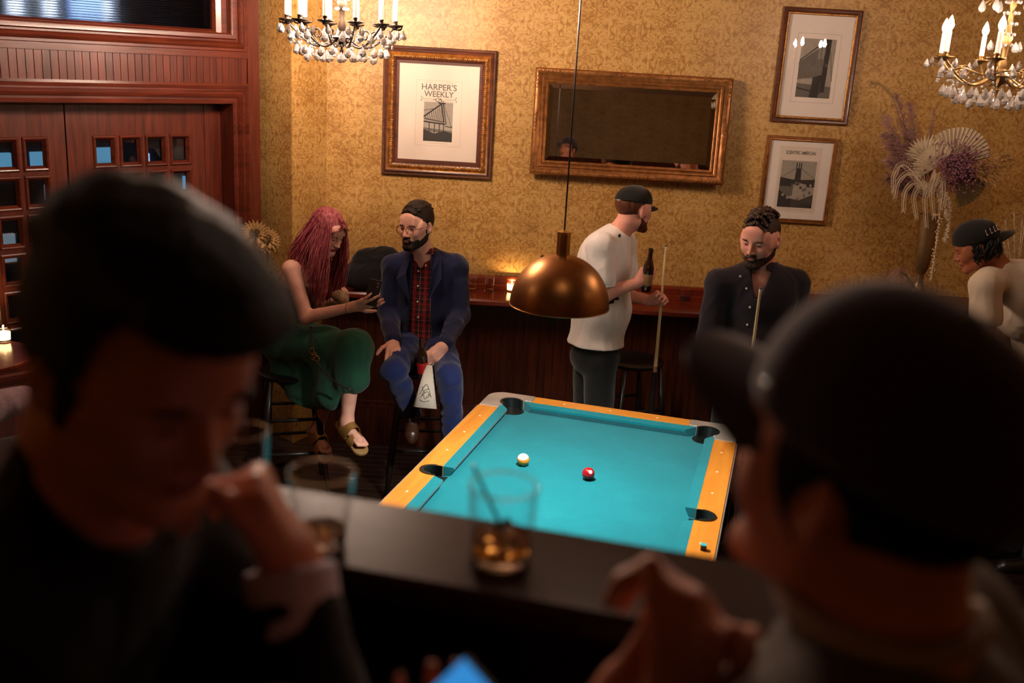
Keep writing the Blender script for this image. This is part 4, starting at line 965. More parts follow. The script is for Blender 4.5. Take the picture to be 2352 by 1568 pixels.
# ---- man in the dark navy shirt facing the table
y0 = 5.0
hB = Head(W(1747, 549, y0-.03), (-.60, -.80, -.24), (.02, 0, 1), 1.10)
neckb = W(1752, 616, y0+.02); chest = W(1740, 690, y0+.0); pelv = W(1722, 860, y0)
Fb = unit(V(-.30, -.95, 0)); Xb = unit(np.cross(Fb, (0, 0, 1)))
shR = W(1652, 652, y0+.0); shL = W(1826, 652, y0+.02)
elR = W(1630, 775, y0-.02); wrR = W(1690, 830, y0-.24); elL = W(1820, 790, y0-.02); wrL = W(1765, 850, y0-.25)
A = S(); hB.add(A)
A.rc(hB.w(0, -.025, -.05), neckb+V(0, 0, -.02), .060, .068, .03); A.rc(hB.w(-.0, .0, -.08), neckb+Fb*.03, .045, .05, .03)
torso(A, chest, pelv, Xb, Fb, shL, shR, neckb, (.16, .11, .17), (.14, .11), (.15, .11, .1), -.02)
limb(A, shR, elR, wrR, (.048, .042, .028)); limb(A, shL, elL, wrL, (.048, .042, .028))
cueB_t = W(1747, 660, y0-.30); cueB_b = W(1703, 1000, y0-.24)
for wq, sd, tx in ((wrR, 1, 1738), (wrL, -1, 1735)):
    hand(A, wq, unit(W(tx, 850, y0-.31)-wq), V(0, .5, -.1)*1+V(.3*sd, 0, 0), -sd, [(.9, 1.3, .9)]*4, th=(.6, .9))
for hx in (-.09, .09):
    hp_ = pelv+Xb*hx+V(0, 0, -.06); A.rc(hp_, V(hp_[0], hp_[1], .5), .07, .05, .03); A.rc(V(hp_[0], hp_[1], .5), V(hp_[0], hp_[1], .08), .05, .035, .03)
pB = person('person', 'bearded man in a dark navy button shirt standing behind the pool table with a cue', A, .0033, [SK2, LIP], lambda P: hB.lips(P).astype(int))
B = S(); torso(B, chest, pelv, Xb, Fb, shL, shR, neckb, (.18, .125, .18), (.17, .13), (.17, .13, .13), .012, shr_r=.064)
limb(B, shR, elR, mid(elR, wrR, .8), (.066, .062, .05), .004); limb(B, shL, elL, mid(elL, wrL, .8), (.066, .062, .05), .004)
nk = neckb+Fb*.01; vb = nk+Fb*.12+V(0, 0, -.12)
def post(P, d):
    d = folds(P, d, .006, 22, (1, 1, .6)); q = P-nk; z = q[:, 2]
    f_ = q @ Fb; x_ = q @ Xb
    hole = _len(P-(nk+V(0, 0, .06)))-.066
    d = np.maximum(d, -hole)
    vee = np.maximum(np.abs(x_)-.012-.30*np.clip(z+.13, 0, .3), -z-.13); vee = np.maximum(vee, .06-f_)
    return np.maximum(np.maximum(d, -vee), .88-P[:, 2])
B.post = post; sdf_obj('button_shirt', B, .0045, M_NAVY, pB)
# collar leaves
def collar(parent, nk, F, X, mat, w=.036, r=.062, drop=.10, open_=.035, up=.03, thick=.0035):
    for s_ in (-1, 1):
        g = G(); pts = []; n = 12
        for i in range(n+1):
            a = pi*(1-i/n)*.93; px_ = X*s_*math.sin(a)*r; pf = F*(-math.cos(a)*-1*0+math.cos(pi-a)*r*1.05)
            t_ = i/n; base = nk+px_+pf+V(0, 0, up-.055*t_**2)+X*s_*open_*t_**3
            outd = unit(X*s_*math.sin(a)+F*math.cos(pi-a)*1.0); tip = base+outd*(.016+.010*t_)+V(0, 0, -w-.022*t_**3)+X*s_*.006
            pts.append((base, tip))
        vs = []
        for b_, t_ in pts: vs += [b_, mid(b_, t_, .3)+V(0, 0, .006), t_, t_-V(0, 0, 0)+unit(t_-nk)*-thick, b_-unit(b_-nk)*thick]
        m_ = 5; fs = [(i*m_+k, (i+1)*m_+k, (i+1)*m_+(k+1) % m_, i*m_+(k+1) % m_) for i in range(n) for k in range(m_)]+[tuple(range(m_)), tuple(n*m_+k for k in range(m_))[::-1]]
        g.add(vs, fs); fixbox(g.build('collar', mat, parent, smooth=True, auto=60))
collar(pB, nk+V(0, 0, .02), Fb, Xb, M_NAVY, .04, .066, open_=.02)
bx = lambda u, v, yy: W(u, v, yy)
def front_pt(Sx, u, v, ylo=4.3, yhi=6.2, off=.002):      # first surface point of an S seen at u, v
    ys = np.arange(ylo, yhi, .004); P = np.array([W(u, v, y) for y in ys]); d = Sx(P); i = np.argmax(d < 0); return P[max(i-1, 0)]+V(0, -off, 0) if (d < 0).any() else None
for (u_, v_) in ((1714, 662), (1722, 705), (1716, 745), (1700, 634), (1756, 641), (1710, 790)):
    p_ = front_pt(B, u_, v_)
    if p_ is not None: buttons(pB, [p_], -ray(u_, v_), .0058)
B2 = S(); B2.el(pelv+V(0, 0, -.05), (.165, .12, .12), np.stack([Xb, Fb, V(0, 0, 1)], 1), .04)
for hx in (-.085, .085):
    hp_ = pelv+Xb*hx; B2.rc(hp_+V(0, 0, -.05), V(hp_[0], hp_[1], .5), .095, .075, .02); B2.rc(V(hp_[0], hp_[1], .5), V(hp_[0], hp_[1], .09), .075, .06, .02)
wr(B2, lambda P, d: np.maximum(folds(P, d, .003, 30), P[:, 2]-.93)); sdf_obj('trousers', B2, .006, M_BLKT, pB)
for hx in (-.085, .085):
    hp_ = pelv+Xb*hx; shoe(pB, V(hp_[0], hp_[1], .001)-Fb*.08, V(hp_[0], hp_[1], .001)+Fb*.2, (0, 0, 1), M_BLACKW)
eyes(hB, pB, M_EYE, M_EYEW, HC_, 1.25, .45)
def quiff(A, h):
    rq = random.Random(4)
    for i in range(11):
        for j in range(7):
            x = -.052+.104*i/10; y = .066-.022*j; e = 1-(x/.076)**2-((y+.018)/.096)**2
            z = .038+.083*math.sqrt(max(e, .02))+.010+(.012 if j < 3 else .006)+.004*math.sin(i*1.7+j*2.3)
            th = .5*math.sin(i*.9)+.8; Rz = np.array([[math.cos(th), -math.sin(th), 0], [math.sin(th), math.cos(th), 0], [0, 0, 1]])
            A.el(h.w(x+.005*math.sin(j*2.1), y, z), V(.0075, .017, .009)*h.k, h.R @ Rz, .004)
hair_cap(hB, pB, HC_, vol=.004, hair=quiff, hstep=.003, wav=.0012, fz=.078)
beard(hB, pB, HC_, .0045, .003)

# ---- man in the blue blazer seated on a stool
y0 = 5.62
hC = Head(W(957, 521, y0-.10), (-.50, -.86, -.06), (-.06, -.0, 1), 1.02)
neckb = W(975, 582, y0-.03); chest = W(973, 650, y0); pelv = W(975, 785, y0-.02)
Fc = unit(V(-.18, -.98, 0)); Xc = unit(np.cross(Fc, (0, 0, 1)))
shR = W(905, 612, y0); shL = W(1046, 614, y0)
elR = W(892, 716, y0-.02); wrR = W(903, 786, y0-.30); elL = W(1056, 722, y0-.04); wrL = W(1018, 796, y0-.36)
knR = W(905, 852, y0-.50); knL = W(1033, 862, y0-.50); ankR = W(948, 955, y0-.30); ankL = W(1038, 1010, y0-.42)
A = S(); hC.add(A)
A.rc(hC.w(0, -.025, -.05), neckb+V(0, 0, -.03), .052, .058, .03); A.rc(hC.w(0, .01, -.08), neckb+Fc*.03, .04, .045, .03)
torso(A, chest, pelv, Xc, Fc, shL, shR, neckb, (.15, .11, .16), (.14, .11), (.15, .12, .1), -.02)
limb(A, shR, elR, wrR, (.046, .040, .028)); limb(A, shL, elL, wrL, (.046, .040, .028))
hand(A, wrR, W(903, 822, y0-.47)-wrR, V(.0, .5, -1), -1, [(.10, .25, .2), (.12, .3, .25), (.15, .32, .25), (.2, .4, .3)], spread=.12, th=(.9, .3), thc=.0)
hand(A, wrL, W(992, 832, y0-.45)-wrL, V(-.5, .6, -.1), -1, [(.6, 1.0, .7), (.7, 1.1, .7), (.8, 1.1, .7), (.8, 1.1, .7)], th=(.5, .3), thc=.3)
for s_, kn, an in ((1, knR, ankR), (-1, knL, ankL)): A.rc(pelv+Xc*s_*.09, kn, .07, .05, .03); A.rc(kn, an, .05, .035, .03); A.rc(an, an+V(0, -.08, -.06), .034, .03, .02)
pC = person('person', 'smiling bearded man with glasses in a blue blazer seated on a stool', A, .0033, [SK1, LIP], lambda P: hC.lips(P).astype(int))
# plaid shirt
mt, t, b = nt('red_plaid_cotton'); tc = node(t, 'ShaderNodeTexCoord'); sp = node(t, 'ShaderNodeSeparateXYZ'); t.links.new(tc.outputs['Object'], sp.inputs[0])
def band(src, per, w_, off=0):
    a = node(t, 'ShaderNodeMath', operation='ADD', i_1=off); t.links.new(src, a.inputs[0]); p1 = node(t, 'ShaderNodeMath', operation='PINGPONG', i_1=per/2); t.links.new(a.outputs[0], p1.inputs[0]); p2 = node(t, 'ShaderNodeMath', operation='LESS_THAN', i_1=w_); t.links.new(p1.outputs[0], p2.inputs[0]); return p2.outputs[0]
cur = None; base = srgb(24, 12, 14)
def over(prev, fac, col, amt):
    mx = node(t, 'ShaderNodeMix', data_type='RGBA'); ml = node(t, 'ShaderNodeMath', operation='MULTIPLY', i_1=amt); t.links.new(fac, ml.inputs[0]); t.links.new(ml.outputs[0], mx.inputs[0])
    if prev is None: mx.inputs[6].default_value = rgba(base)
    else: t.links.new(prev, mx.inputs[6])
    mx.inputs[7].default_value = rgba(col); return mx.outputs[2]
cur = over(None, band(sp.outputs[0], .062, .009, .012), srgb(150, 16, 28), .7); cur = over(cur, band(sp.outputs[2], .062, .009), srgb(150, 16, 28), .35)
cur = over(cur, band(sp.outputs[0], .062, .0012, .043), srgb(215, 120, 110), .7); cur = over(cur, band(sp.outputs[2], .062, .0012, .031), srgb(215, 110, 100), .6); cur = over(cur, band(sp.outputs[2], .062, .0010, .018), srgb(150, 60, 60), .6)
t.links.new(cur, b.inputs['Base Color']); b.inputs['Roughness'].default_value = .85; M_PLAID = mt
B = S(); torso(B, chest, pelv, Xc, Fc, shL, shR, neckb, (.155, .115, .17), (.145, .12), (.15, .12, .12), -.004, shr_r=.05)
nk = neckb+Fc*.005
def post(P, d):
    d = folds(P, d, .003, 30, (1, 1, .6)); q = P-nk; z = q[:, 2]; f_ = q @ Fc; x_ = q @ Xc
    d = np.maximum(d, -(_len(P-(nk+V(0, 0, .055)))-.058)); vee = np.maximum(np.maximum(np.abs(x_)-.010-.35*np.clip(z+.07, 0, .2), -z-.07), .04-f_); return np.maximum(d, -vee)
B.post = post; sdf_obj('plaid_shirt', B, .004, M_PLAID, pC); collar(pC, nk+V(0, 0, .015), Fc, Xc, M_PLAID, .032, .058, open_=.01)
for (u_, v_) in ((961, 622), (960, 656), (959, 692), (960, 728), (978, 609)):
    p_ = front_pt(B, u_, v_)
    if p_ is not None: buttons(pC, [p_], -ray(u_, v_), .0052)
# blazer: open at the front
B = S(); torso(B, chest+V(0, .01, 0), pelv+V(0, .01, -.01), Xc, Fc, shL, shR, neckb, (.175, .13, .18), (.17, .135), (.175, .14, .12), .010, shr_r=.062)
limb(B, shR, elR, mid(elR, wrR, .93), (.063, .056, .044), .003); limb(B, shL, elL, mid(elL, wrL, .90), (.063, .056, .044), .003)
pc = W(962, 690, y0-.15)
def post(P, d):
    d = folds(P, d, .007, 20, (1, 1, .7)); q = P-nk; z = q[:, 2]; f_ = q @ Fc; x_ = q @ Xc
    d = np.maximum(d, -(_len(P-(nk+V(0, .01, .075)))-.082))
    c = (P-pc); xx = c[:, 0]+.02*0; zz = c[:, 2]
    wl = .052+.05*np.clip(-zz, 0, .2)*1.2-.10*np.clip(zz-.0, 0, .3)*.35
    open_ = np.maximum(np.maximum(-(xx+wl), xx-(wl+.012)), (P[:, 1]-(chest[1]-.02)))
    dd = np.maximum(d, -open_); arm = (np.abs((P-chest) @ Xc) > .15); return np.where(arm, d, dd)
B.post = post; M_JACKET = fabric('navy_jacket_cloth', srgb(22, 28, 62), .8, var=.08); bz = sdf_obj('blazer', B, .0045, M_JACKET, pC)
for s_ in (-1, 1):    # lapels
    g = G(); P1 = nk+Xc*s_*.065+V(0, -.02, .03); P2 = W(962-s_*30, 628, y0-.155); P3 = W(962-s_*22, 690, y0-.165); Q1 = nk+Xc*s_*.105+V(0, -.04, .0); Q2 = W(962-s_*52, 640, y0-.145)
    a = [P1, P2, P3, Q2, Q1]; n_ = V(0, -.006, 0); g.add(a+[p_+n_ for p_ in a], [(0, 1, 2, 3, 4), (9, 8, 7, 6, 5)]+[(i, (i+1) % 5, 5+(i+1) % 5, 5+i) for i in range(5)]); fixbox(g.build('lapel', M_JACKET, bz))
B = S(); 
for s_, kn, an in ((1, knR, ankR), (-1, knL, ankL)): B.rc(pelv+Xc*s_*.085, kn, .092, .070, .02); B.rc(kn, mid(kn, an, .93), .070, .055, .02)
wr(B, lambda P, d: folds(P, d, .008, 24, (1, .6, 1))); sdf_obj('trousers', B, .0055, M_BLUE, pC)
M_SHOE = plain('polished_brown_leather', srgb(58, 34, 22), .35, coat=.2)
toeR = W(945, 1022, y0-.46); shoe(pC, ankR+V(0, .02, -.05), toeR, V(0, -.6, .6), M_SHOE); shoe(pC, V(ankL[0], ankL[1]+.03, max(ankL[2]-.06, .02)), V(ankL[0]+.0, ankL[1]-.24, max(ankL[2]-.10, .01)), V(0, 0, 1), M_SHOE)
def quiffC(A, h):
    for i in range(9):
        for j in range(6):
            x = -.052+.104*i/8; y = .058-.026*j; e = 1-(x/.078)**2-((y+.018)/.1)**2
            A.el(h.w(x, y, .038+.086*math.sqrt(max(e, .02))+.012+.003*math.sin(i*2.1+j)-.004*(j == 0)), V(.009, .020, .008)*h.k, h.R, .008)
eyes(hC, pC, M_EYE, M_EYEW, HB, 1.2, .3); hair_cap(hC, pC, HB, vol=.009, top=.014, hair=quiffC, hstep=.003, fz=.085); beard(hC, pC, HB, .0042, .003)
M_SPEC = plain('amber_spectacle_frame', srgb(120, 62, 36), .25)
g = G()
for s_ in (-1, 1):
    g.tube([hC.w(s_*.033+.0245*math.cos(a), .108-.012*abs(math.cos(a))*0-s_*0, .000+.0215*math.sin(a)) for a in np.linspace(0, 2*pi, 25)], .0018, 6, cap=False)
    g.tube([hC.w(s_*.057, .106, .006), hC.w(s_*.074, .06, .008), hC.w(s_*.084, .0, .010)], .0016, 6)
g.tube([hC.w(-.009, .109, .004), hC.w(0, .112, .007), hC.w(.009, .109, .004)], .0015, 6)
g.build('spectacles', M_SPEC, pC, smooth=True)
g = G(); g.tube([hC.w(x, .1005-9*x*x, -.0605+10*x*x) for x in np.linspace(-.016, .016, 7)], .0022, 6); g.build('teeth', M_EYEW, pC)
# ---- woman with long pink hair seated at the counter, showing a phone
y0 = 5.45
M_PINK = hair_mat('pink_hair', srgb(138, 58, 68), srgb(198, 108, 112), 70); M_PINKD = hair_mat('deep_pink_hair', srgb(104, 28, 40), srgb(160, 62, 72), 70)
hD = Head(W(752, 531, y0-.0), (.76, -.48, -.44), (.14, 0, 1), .98)
neckb = W(700, 610, y0+.02); chest = W(683, 668, y0+.03); pelv = W(664, 775, y0+.02)
Fd = unit(V(.93, -.30, -.1)); Xd = unit(np.cross(Fd, (0, 0, 1)))
shR = W(668, 618, y0-.15); shL = W(722, 622, y0+.18)
elR = W(704, 728, y0-.22); wrR = W(812, 704, y0-.30); elL = W(700, 728, y0+.20); wrL = W(768, 692, y0+.05)
knR = W(812, 800, y0-.30); anR = W(797, 968, y0-.34); knL = W(775, 830, y0-.12); anL = W(728, 985, y0-.05)
A = S(); hD.add(A)
A.rc(hD.w(0, -.03, -.05), neckb+V(0, 0, -.02), .045, .052, .03)
torso(A, chest, pelv, Xd, Fd, shL, shR, neckb, (.145, .10, .16), (.12, .095), (.15, .12, .1), -.012, shr_r=.055)
limb(A, shR, elR, wrR, (.046, .038, .025)); limb(A, shL, elL, wrL, (.042, .036, .024))
hand(A, wrR, W(850, 694, y0-.34)-wrR, V(.1, .9, .6), -1, [(.15, .3, .2), (.05, .2, .2), (.05, .15, .15), (.1, .2, .2)], spread=.22, th=(1.2, .5), sc_=.93, thc=.1)
hand(A, wrL, W(800, 684, y0-.02)-wrL, V(0, -.4, 1), 1, [(.5, .8, .5)]*4, th=(.6, .4), sc_=.9)
for s_, kn, an in ((1, knR, anR), (-1, knL, anL)): A.rc(pelv+Xd*s_*.08, kn, .075, .055, .03); A.rc(kn, mid(kn, an, .35), .055, .050, .03); A.rc(mid(kn, an, .35), an, .050, .033, .03)
toeR = W(838, 1026, y0-.46); toeL = W(752, 1040, y0-.16)
def foot(A, an, toe, up):
    d = unit(toe-an); A.rc(an, an+d*.02+V(0, 0, -.035), .034, .030, .03); A.rc(an-d*.01+V(0, 0, -.04), mid(an, toe, .7)+V(0, 0, -.012), .028, .028, .03)
    s2 = unit(np.cross(d, up)); 
    for i in range(5): b0 = mid(an, toe, .66)+s2*(i-2)*.0125+V(0, 0, -.008); A.rc(b0, b0+d*(.050-.005*abs(i-1)), .0105, .0085 if i else .010, .004)
foot(A, anR, toeR, unit(V(.2, -.3, 1))); foot(A, anL, toeL, V(0, 0, 1))
pD = person('person', 'woman with long pink hair and a green skirt seated sideways, showing a phone', A, .0033, [SK1, LIP2], lambda P: hD.lips(P).astype(int))
# dark strapless top
M_TOP = fabric('dark_brown_top', srgb(40, 26, 24), .7)
B = S(); torso(B, chest, pelv, Xd, Fd, shL-V(0, 0, .06), shR-V(0, 0, .06), neckb, (.15, .105, .16), (.13, .105), (.155, .125, .11), .0)
topz = W(690, 655, y0)[2]; botz = W(680, 770, y0)[2]
def post(P, d):
    b_ = np.abs((P-chest) @ Xd); d = np.maximum(folds(P, d, .003, 34), P[:, 2]-topz-.06*((P-chest) @ Fd)); return np.maximum(d, botz-.04-P[:, 2])
B.post = post; sdf_obj('strapless_top', B, .0045, M_TOP, pD)
# green skirt: hips, thighs and the cloth falling below the knees
B = S(); B.el(pelv, (.17, .15, .13), np.stack([Xd, Fd, V(0, 0, 1)], 1), .05)
for s_, kn, an in ((1, knR, anR), (-1, knL, anL)): B.rc(pelv+Xd*s_*.08, kn, .105, .085, .06)
B.rc(knR, knL, .08, .08, .05)
hem1 = W(820, 868, y0-.32); hem2 = W(700, 925, y0-.12); hem3 = W(650, 850, y0-.02); hem4 = W(760, 905, y0-.26)
B.rc(knR, hem1, .080, .060, .05); B.rc(knR, mid(knR, anR, .42), .092, .078, .04); B.rc(knR, hem4, .08, .06, .06); B.rc(knL, hem2, .09, .055, .06); B.rc(mid(pelv, knL, .4), hem2, .09, .06, .07); B.rc(pelv, hem3, .10, .06, .07); B.rc(hem2, hem4, .055, .06, .06); B.rc(hem3, hem2, .055, .055, .06); B.rc(mid(pelv, knR, .6), hem4, .09, .06, .07); B.rc(hem4, hem1, .055, .045, .05)
hollow = S()
def post(P, d):
    d = folds(P, d, .006, 24, (1.5, 1.5, .35)); u_ = (P-hem3) @ unit(V(1, 0, 0))
    n_ = unit(V(.20, 0, 1)); lim = (P-mid(hem2, hem4)) @ n_
    return np.maximum(d, -(lim+.06))
B.post = post; sk = sdf_obj('skirt', B, .0048, M_GREEN, pD)
# gold sandals
M_GOLD = plain('gold_leather', srgb(190, 150, 84), .35, .6, noise=.1); M_CORK = plain('cork_sole', srgb(156, 122, 76), .6)
for an, toe, up in ((anR, toeR, unit(V(.35, -.45, 1))), (anL, toeL, V(0, 0, 1))):
    d = unit(toe-an+V(0, 0, .015)); s2 = unit(np.cross(d, up)); up = np.cross(s2, d); hl = an-d*.055-up*.062
    B = S(); B.rc(hl+d*.02, hl+d*.09, .036, .036, .02); B.rc(hl+d*.09, hl+d*.215, .036, .046, .03); 
    def post(P, dd, hl=hl, up=up): h_ = (P-hl) @ up; return np.maximum(dd, np.abs(h_)-.011)
    B.post = post; so_ = sdf_obj('sandal', B, .004, M_CORK, pD)
    for t0, w_ in ((.095, .036), (.170, .026)):
        g = G(); n = 14; vs = []
        for i in range(n+1):
            a = pi*i/n; p_ = hl+d*t0+s2*.047*math.cos(a)+up*(.008+.078*math.sin(a)*(1 if t0 < .1 else .66))
            for dd, oo in ((-w_, 0), (w_, 0), (w_, .003), (-w_, .003)): vs.append(p_+d*dd+(s2*math.cos(a)+up*math.sin(a))*oo)
        g.add(vs, [(i*4+k, (i+1)*4+k, (i+1)*4+(k+1) % 4, i*4+(k+1) % 4) for i in range(n) for k in range(4)]+[(0, 1, 2, 3), (n*4+3, n*4+2, n*4+1, n*4)]); fixbox(g.build('strap', M_GOLD, so_, smooth=True, auto=50))
eyes(hD, pD, M_EYE, M_EYEW, HR, .7, .9)
# hair: scalp shell and many long locks
A2 = S(); A2.el(hD.w(0, -.020, .040), V(.084, .104, .092)*.98, hD.R, .02); A2.el(hD.w(0, -.05, -.03), (.075, .07, .09), hD.R, .04)
A2.post = lambda P, d: np.maximum(d+.0015*fnoise(P*V(1, 1, .3), 260), np.where(hD.loc(P)[:, 1] > .035, (.070-.9*(.095-hD.loc(P)[:, 1])*.2-hD.loc(P)[:, 2]), np.where(hD.loc(P)[:, 1] > -.0, -.03-hD.loc(P)[:, 2], -1)))
hr = sdf_obj('hair', A2, .0035, M_PINK, pD, smooth=1)
rq = random.Random(11); g = G(); g2 = G()
def lock(a0, side, end, thick, gg):
    # a0: start position local on the scalp, falls to a world end point
    p0 = hD.w(*a0); out = unit(p0-hD.w(0, -.02, 0)); p1 = p0+out*.012+V(0, 0, -.03); p3 = np.asarray(end); p2 = mid(p1, p3, .5)+unit((p3-p1)*V(1, 1, 0)+V(1e-6, 0, 0))*rq.uniform(-.012, .012)+V(rq.uniform(-.012, .012), rq.uniform(-.012, .012), 0)+out*.018*V(1, 1, 0)
    path = lerp_path([p0, p1, p2, p3], 12); wv_ = rq.uniform(0, 6); am = rq.uniform(.003, .010); path = [q+V(am*math.sin(wv_+i*.9), am*math.cos(wv_+i*.8), 0)*min(1, i/4) for i, q in enumerate(path)]
    gg.tube(path, [thick*(.5+.5*min(1, i/3))*(1 if i < 8 else (12-i)/4.5) for i in range(12)], 4, flat=.6)
for i in range(420):       # camera side
    s = rq.random(); a0 = (.066+.012*rq.random(), .045-.13*s, .040+.05*rq.random()-.03*s)
    e = mid(W(722, 655, y0-.17), W(672, 590, y0-.10), min(1, s*1.15))+V(rq.uniform(-.03, .03), rq.uniform(-.03, .03), rq.uniform(-.12, .03)*(1-.6*s))
    if s < .55: e = mid(W(738, 690, y0-.20), W(712, 650, y0-.2), s/.55)+V(rq.uniform(-.025, .02), rq.uniform(-.02, .02), rq.uniform(-.06, .05))
    lock(a0, 1, e, rq.uniform(.0022, .0042), g if rq.random() < .7 else g2)
for i in range(200):       # far side, falling forward past the face
    s = rq.random(); a0 = (-.055+.02*rq.random(), .06-.10*s, .055+.03*rq.random())
    e = W(770+rq.uniform(-22, 18), 660+rq.uniform(-30, 45), y0+.06+rq.uniform(-.03, .05)); lock(a0, -1, e, rq.uniform(.002, .0038), g if rq.random() < .35 else g2)
for i in range(460):       # top parting over the crown
    s = rq.random(); sd = rq.choice((-1, 1)); a0 = (sd*.008+.01*rq.random(), .075-.15*s, .118-.03*s*s-.02*(s < .2))
    e = hD.w(sd*(.088+.01*rq.random()), .03-.12*s, .0-.08*rq.random()); lock(a0, sd, e, rq.uniform(.0022, .0036), g if rq.random() < .7 else g2)
g.build('hair_locks', M_PINK, hr, smooth=True); g2.build('hair_locks', M_PINKD, hr, smooth=True)
# strap and gold clasp lying over the skirt
M_STRAP = plain('dark_leather_strap', srgb(40, 24, 20), .5)
st = lerp_path([W(u, v, yy) for u, v, yy in ((715, 750, 5.22), (718, 785, 5.10), (726, 822, 5.06), (742, 852, 5.03), (775, 880, 4.99), (806, 895, 4.97))], 20)
o = tubeo('bag_strap', st, .0045, M_STRAP, pD)
cl = W(722, 818, 5.05); g = G()
for (du, dv, a_) in ((-6, -12, 0), (0, -2, 1), (6, 6, 2), (-2, 2, 3)):
    c_ = W(722+du, 818+dv, 5.05); g.tube([c_+V(.012*math.cos(t_), .002*math.sin(2*t_), .016*math.sin(t_)) @ np.eye(3) for t_ in np.linspace(0, 2*pi, 13)], .0022, 6, cap=False)
g.build('gold_clasp', plain('gold_metal', srgb(225, 180, 110), .25, 1), o, smooth=True)
tubeo('bracelet', [wrR+(mid(wrR, elR, .12)-wrR)+.030*(V(0, 0, 1)*math.cos(a)+unit(np.cross(V(0, 0, 1), wrR-elR))*math.sin(a)) for a in np.linspace(0, 2*pi, 17)], .0012, M_IRON, pD, 5)

# ---- man in a cream T-shirt with a backwards cap, leaning at the right edge
y0 = 4.95
hE = Head(W(2243, 566, y0), (-.84, .28, -.45), (-.25, 0, 1), 1.0)
neckb = W(2292, 612, y0+.03); chest = W(2345, 690, y0+.03); pelv = W(2440, 850, y0+.1)
Fe = unit(V(-.90, -.2, -.40)); Xe = unit(np.cross(Fe, (0, 0, 1)))     # his right points away from the camera
shL = W(2262, 655, y0-.17); shR = W(2310, 640, y0+.2); elL = W(2266, 765, y0-.22); wrL = W(2180, 830, y0-.3); elR = W(2300, 760, y0+.25); wrR = W(2210, 830, y0+.1)
A = S(); hE.add(A); A.rc(hE.w(0, -.03, -.04), neckb, .052, .06, .03)
torso(A, chest, pelv, Xe, Fe, shL, shR, neckb, (.15, .11, .17), (.14, .11), (.15, .12, .1), -.02)
limb(A, shL, elL, wrL, (.048, .042, .028)); limb(A, shR, elR, wrR, (.046, .040, .028))
for w_ in (wrL, wrR): hand(A, w_, V(-1, -.1, -.4), V(0, 0, -1), 1 if w_ is wrL else -1, [(.2, .4, .3)]*4)
for s_ in (-1, 1):
    hp_ = pelv+Xe*s_*.09; A.rc(hp_, V(hp_[0], hp_[1], .5), .07, .05, .03); A.rc(V(hp_[0], hp_[1], .5), V(hp_[0], hp_[1], .09), .05, .035, .03)
pE = person('person', 'man in a cream T-shirt and backwards black cap leaning over at the right edge', A, .004, [SK3, LIP], lambda P: hE.lips(P).astype(int))
B = S(); torso(B, chest, pelv, Xe, Fe, shL, shR, neckb, (.165, .125, .18), (.16, .13), (.165, .13, .12), .010)
for a_, b_ in ((shL, elL), (shR, elR)): B.rc(a_, mid(a_, b_, .68), .068, .074, .03)
dse = unit(elL-shL)
def post(P, d):
    d = folds(P, d, .006, 22, (1.4, 1.2, .35)); d = np.maximum(d, -(_len(P-hE.w(0, -.035, -.085))-.074)); c = (P-(shL+dse*.20)) @ dse; return np.where(_len(P-mid(shL, elL, .75)) < .14, np.maximum(d, c), d)
B.post = post; sdf_obj('t_shirt', B, .005, M_TEE2, pE)
B = S(); B.el(pelv+V(-.02, 0, -.02), (.17, .15, .13), np.stack([Xe, unit(np.cross((0, 0, 1), Xe)), V(0, 0, 1)], 1), .04); B.el(mid(pelv, chest, .22), (.165, .15, .12), None, .04)
for s_ in (-1, 1):
    hp_ = pelv+Xe*s_*.085; B.rc(hp_, V(hp_[0], hp_[1], .5), .095, .075, .02); B.rc(V(hp_[0], hp_[1], .5), V(hp_[0], hp_[1], .09), .075, .06, .02)
sdf_obj('trousers', B, .008, M_BLKT, pE)
for s_ in (-1, 1):
    hp_ = pelv+Xe*s_*.085; shoe(pE, V(hp_[0], hp_[1], .001)+V(.08, 0, 0), V(hp_[0], hp_[1], .001)-V(.2, 0, 0), (0, 0, 1), M_BLACKW)
eyes(hE, pE, M_EYE, M_EYEW, HBK, .6, .6); hE_h = hair_cap(hE, pE, HBK, vol=.012, capz=.05, hstep=.004, back=-.10, wav=.002)
g = G()
for i in range(60):
    a = rq.uniform(-.2, 1); x_ = rq.uniform(-.07, .07)*(1 if a > .3 else 1); p_ = hE.w(-.078 if rq.random() < .6 else x_, -.02-.09*a, .03-.03*rq.random()); pts = lerp_path([p_, p_+V(.006*rq.uniform(-1, 1), -.006, -.025), p_+V(.02*rq.uniform(-1, 1), .01*rq.uniform(-1, 1), -.055), p_+V(.02*rq.uniform(-1, 1), 0, -.085)], 8); g.tube(pts, [.004, .006, .006, .005, .005, .004, .003, .001], 5)
g.build('hair_locks', HBK, hE_h, smooth=True)
cp = sdf_obj('cap', S().el(hE.w(0, -.02, .05), (.02, .02, .02)), .005, M_CAPB, pE); cap_mesh(hE, cp, M_CAPB, z0=.036, hstep=.004, backwards=True, tall=.004)
g = G()      # pale embroidery on the front panel
for i in range(4):
    a = .55+.22*i; r0 = hE.w(-.087*math.sin(a)-.004*0, -.016-.109*math.cos(a), .058); 
    for k in range(2): g.tube([r0+hE.R @ V(-.004, -.003, .016*k+.000), r0+hE.R @ V(-.004+.002, -.003, .016*k+.013)], .0016, 5)
    g.tube([r0+hE.R @ V(-.005, -.004, 0), r0+hE.R @ V(-.005+.010, -.010, .002)], .0014, 5)
g.build('cap_embroidery', M_TEE2, cp)

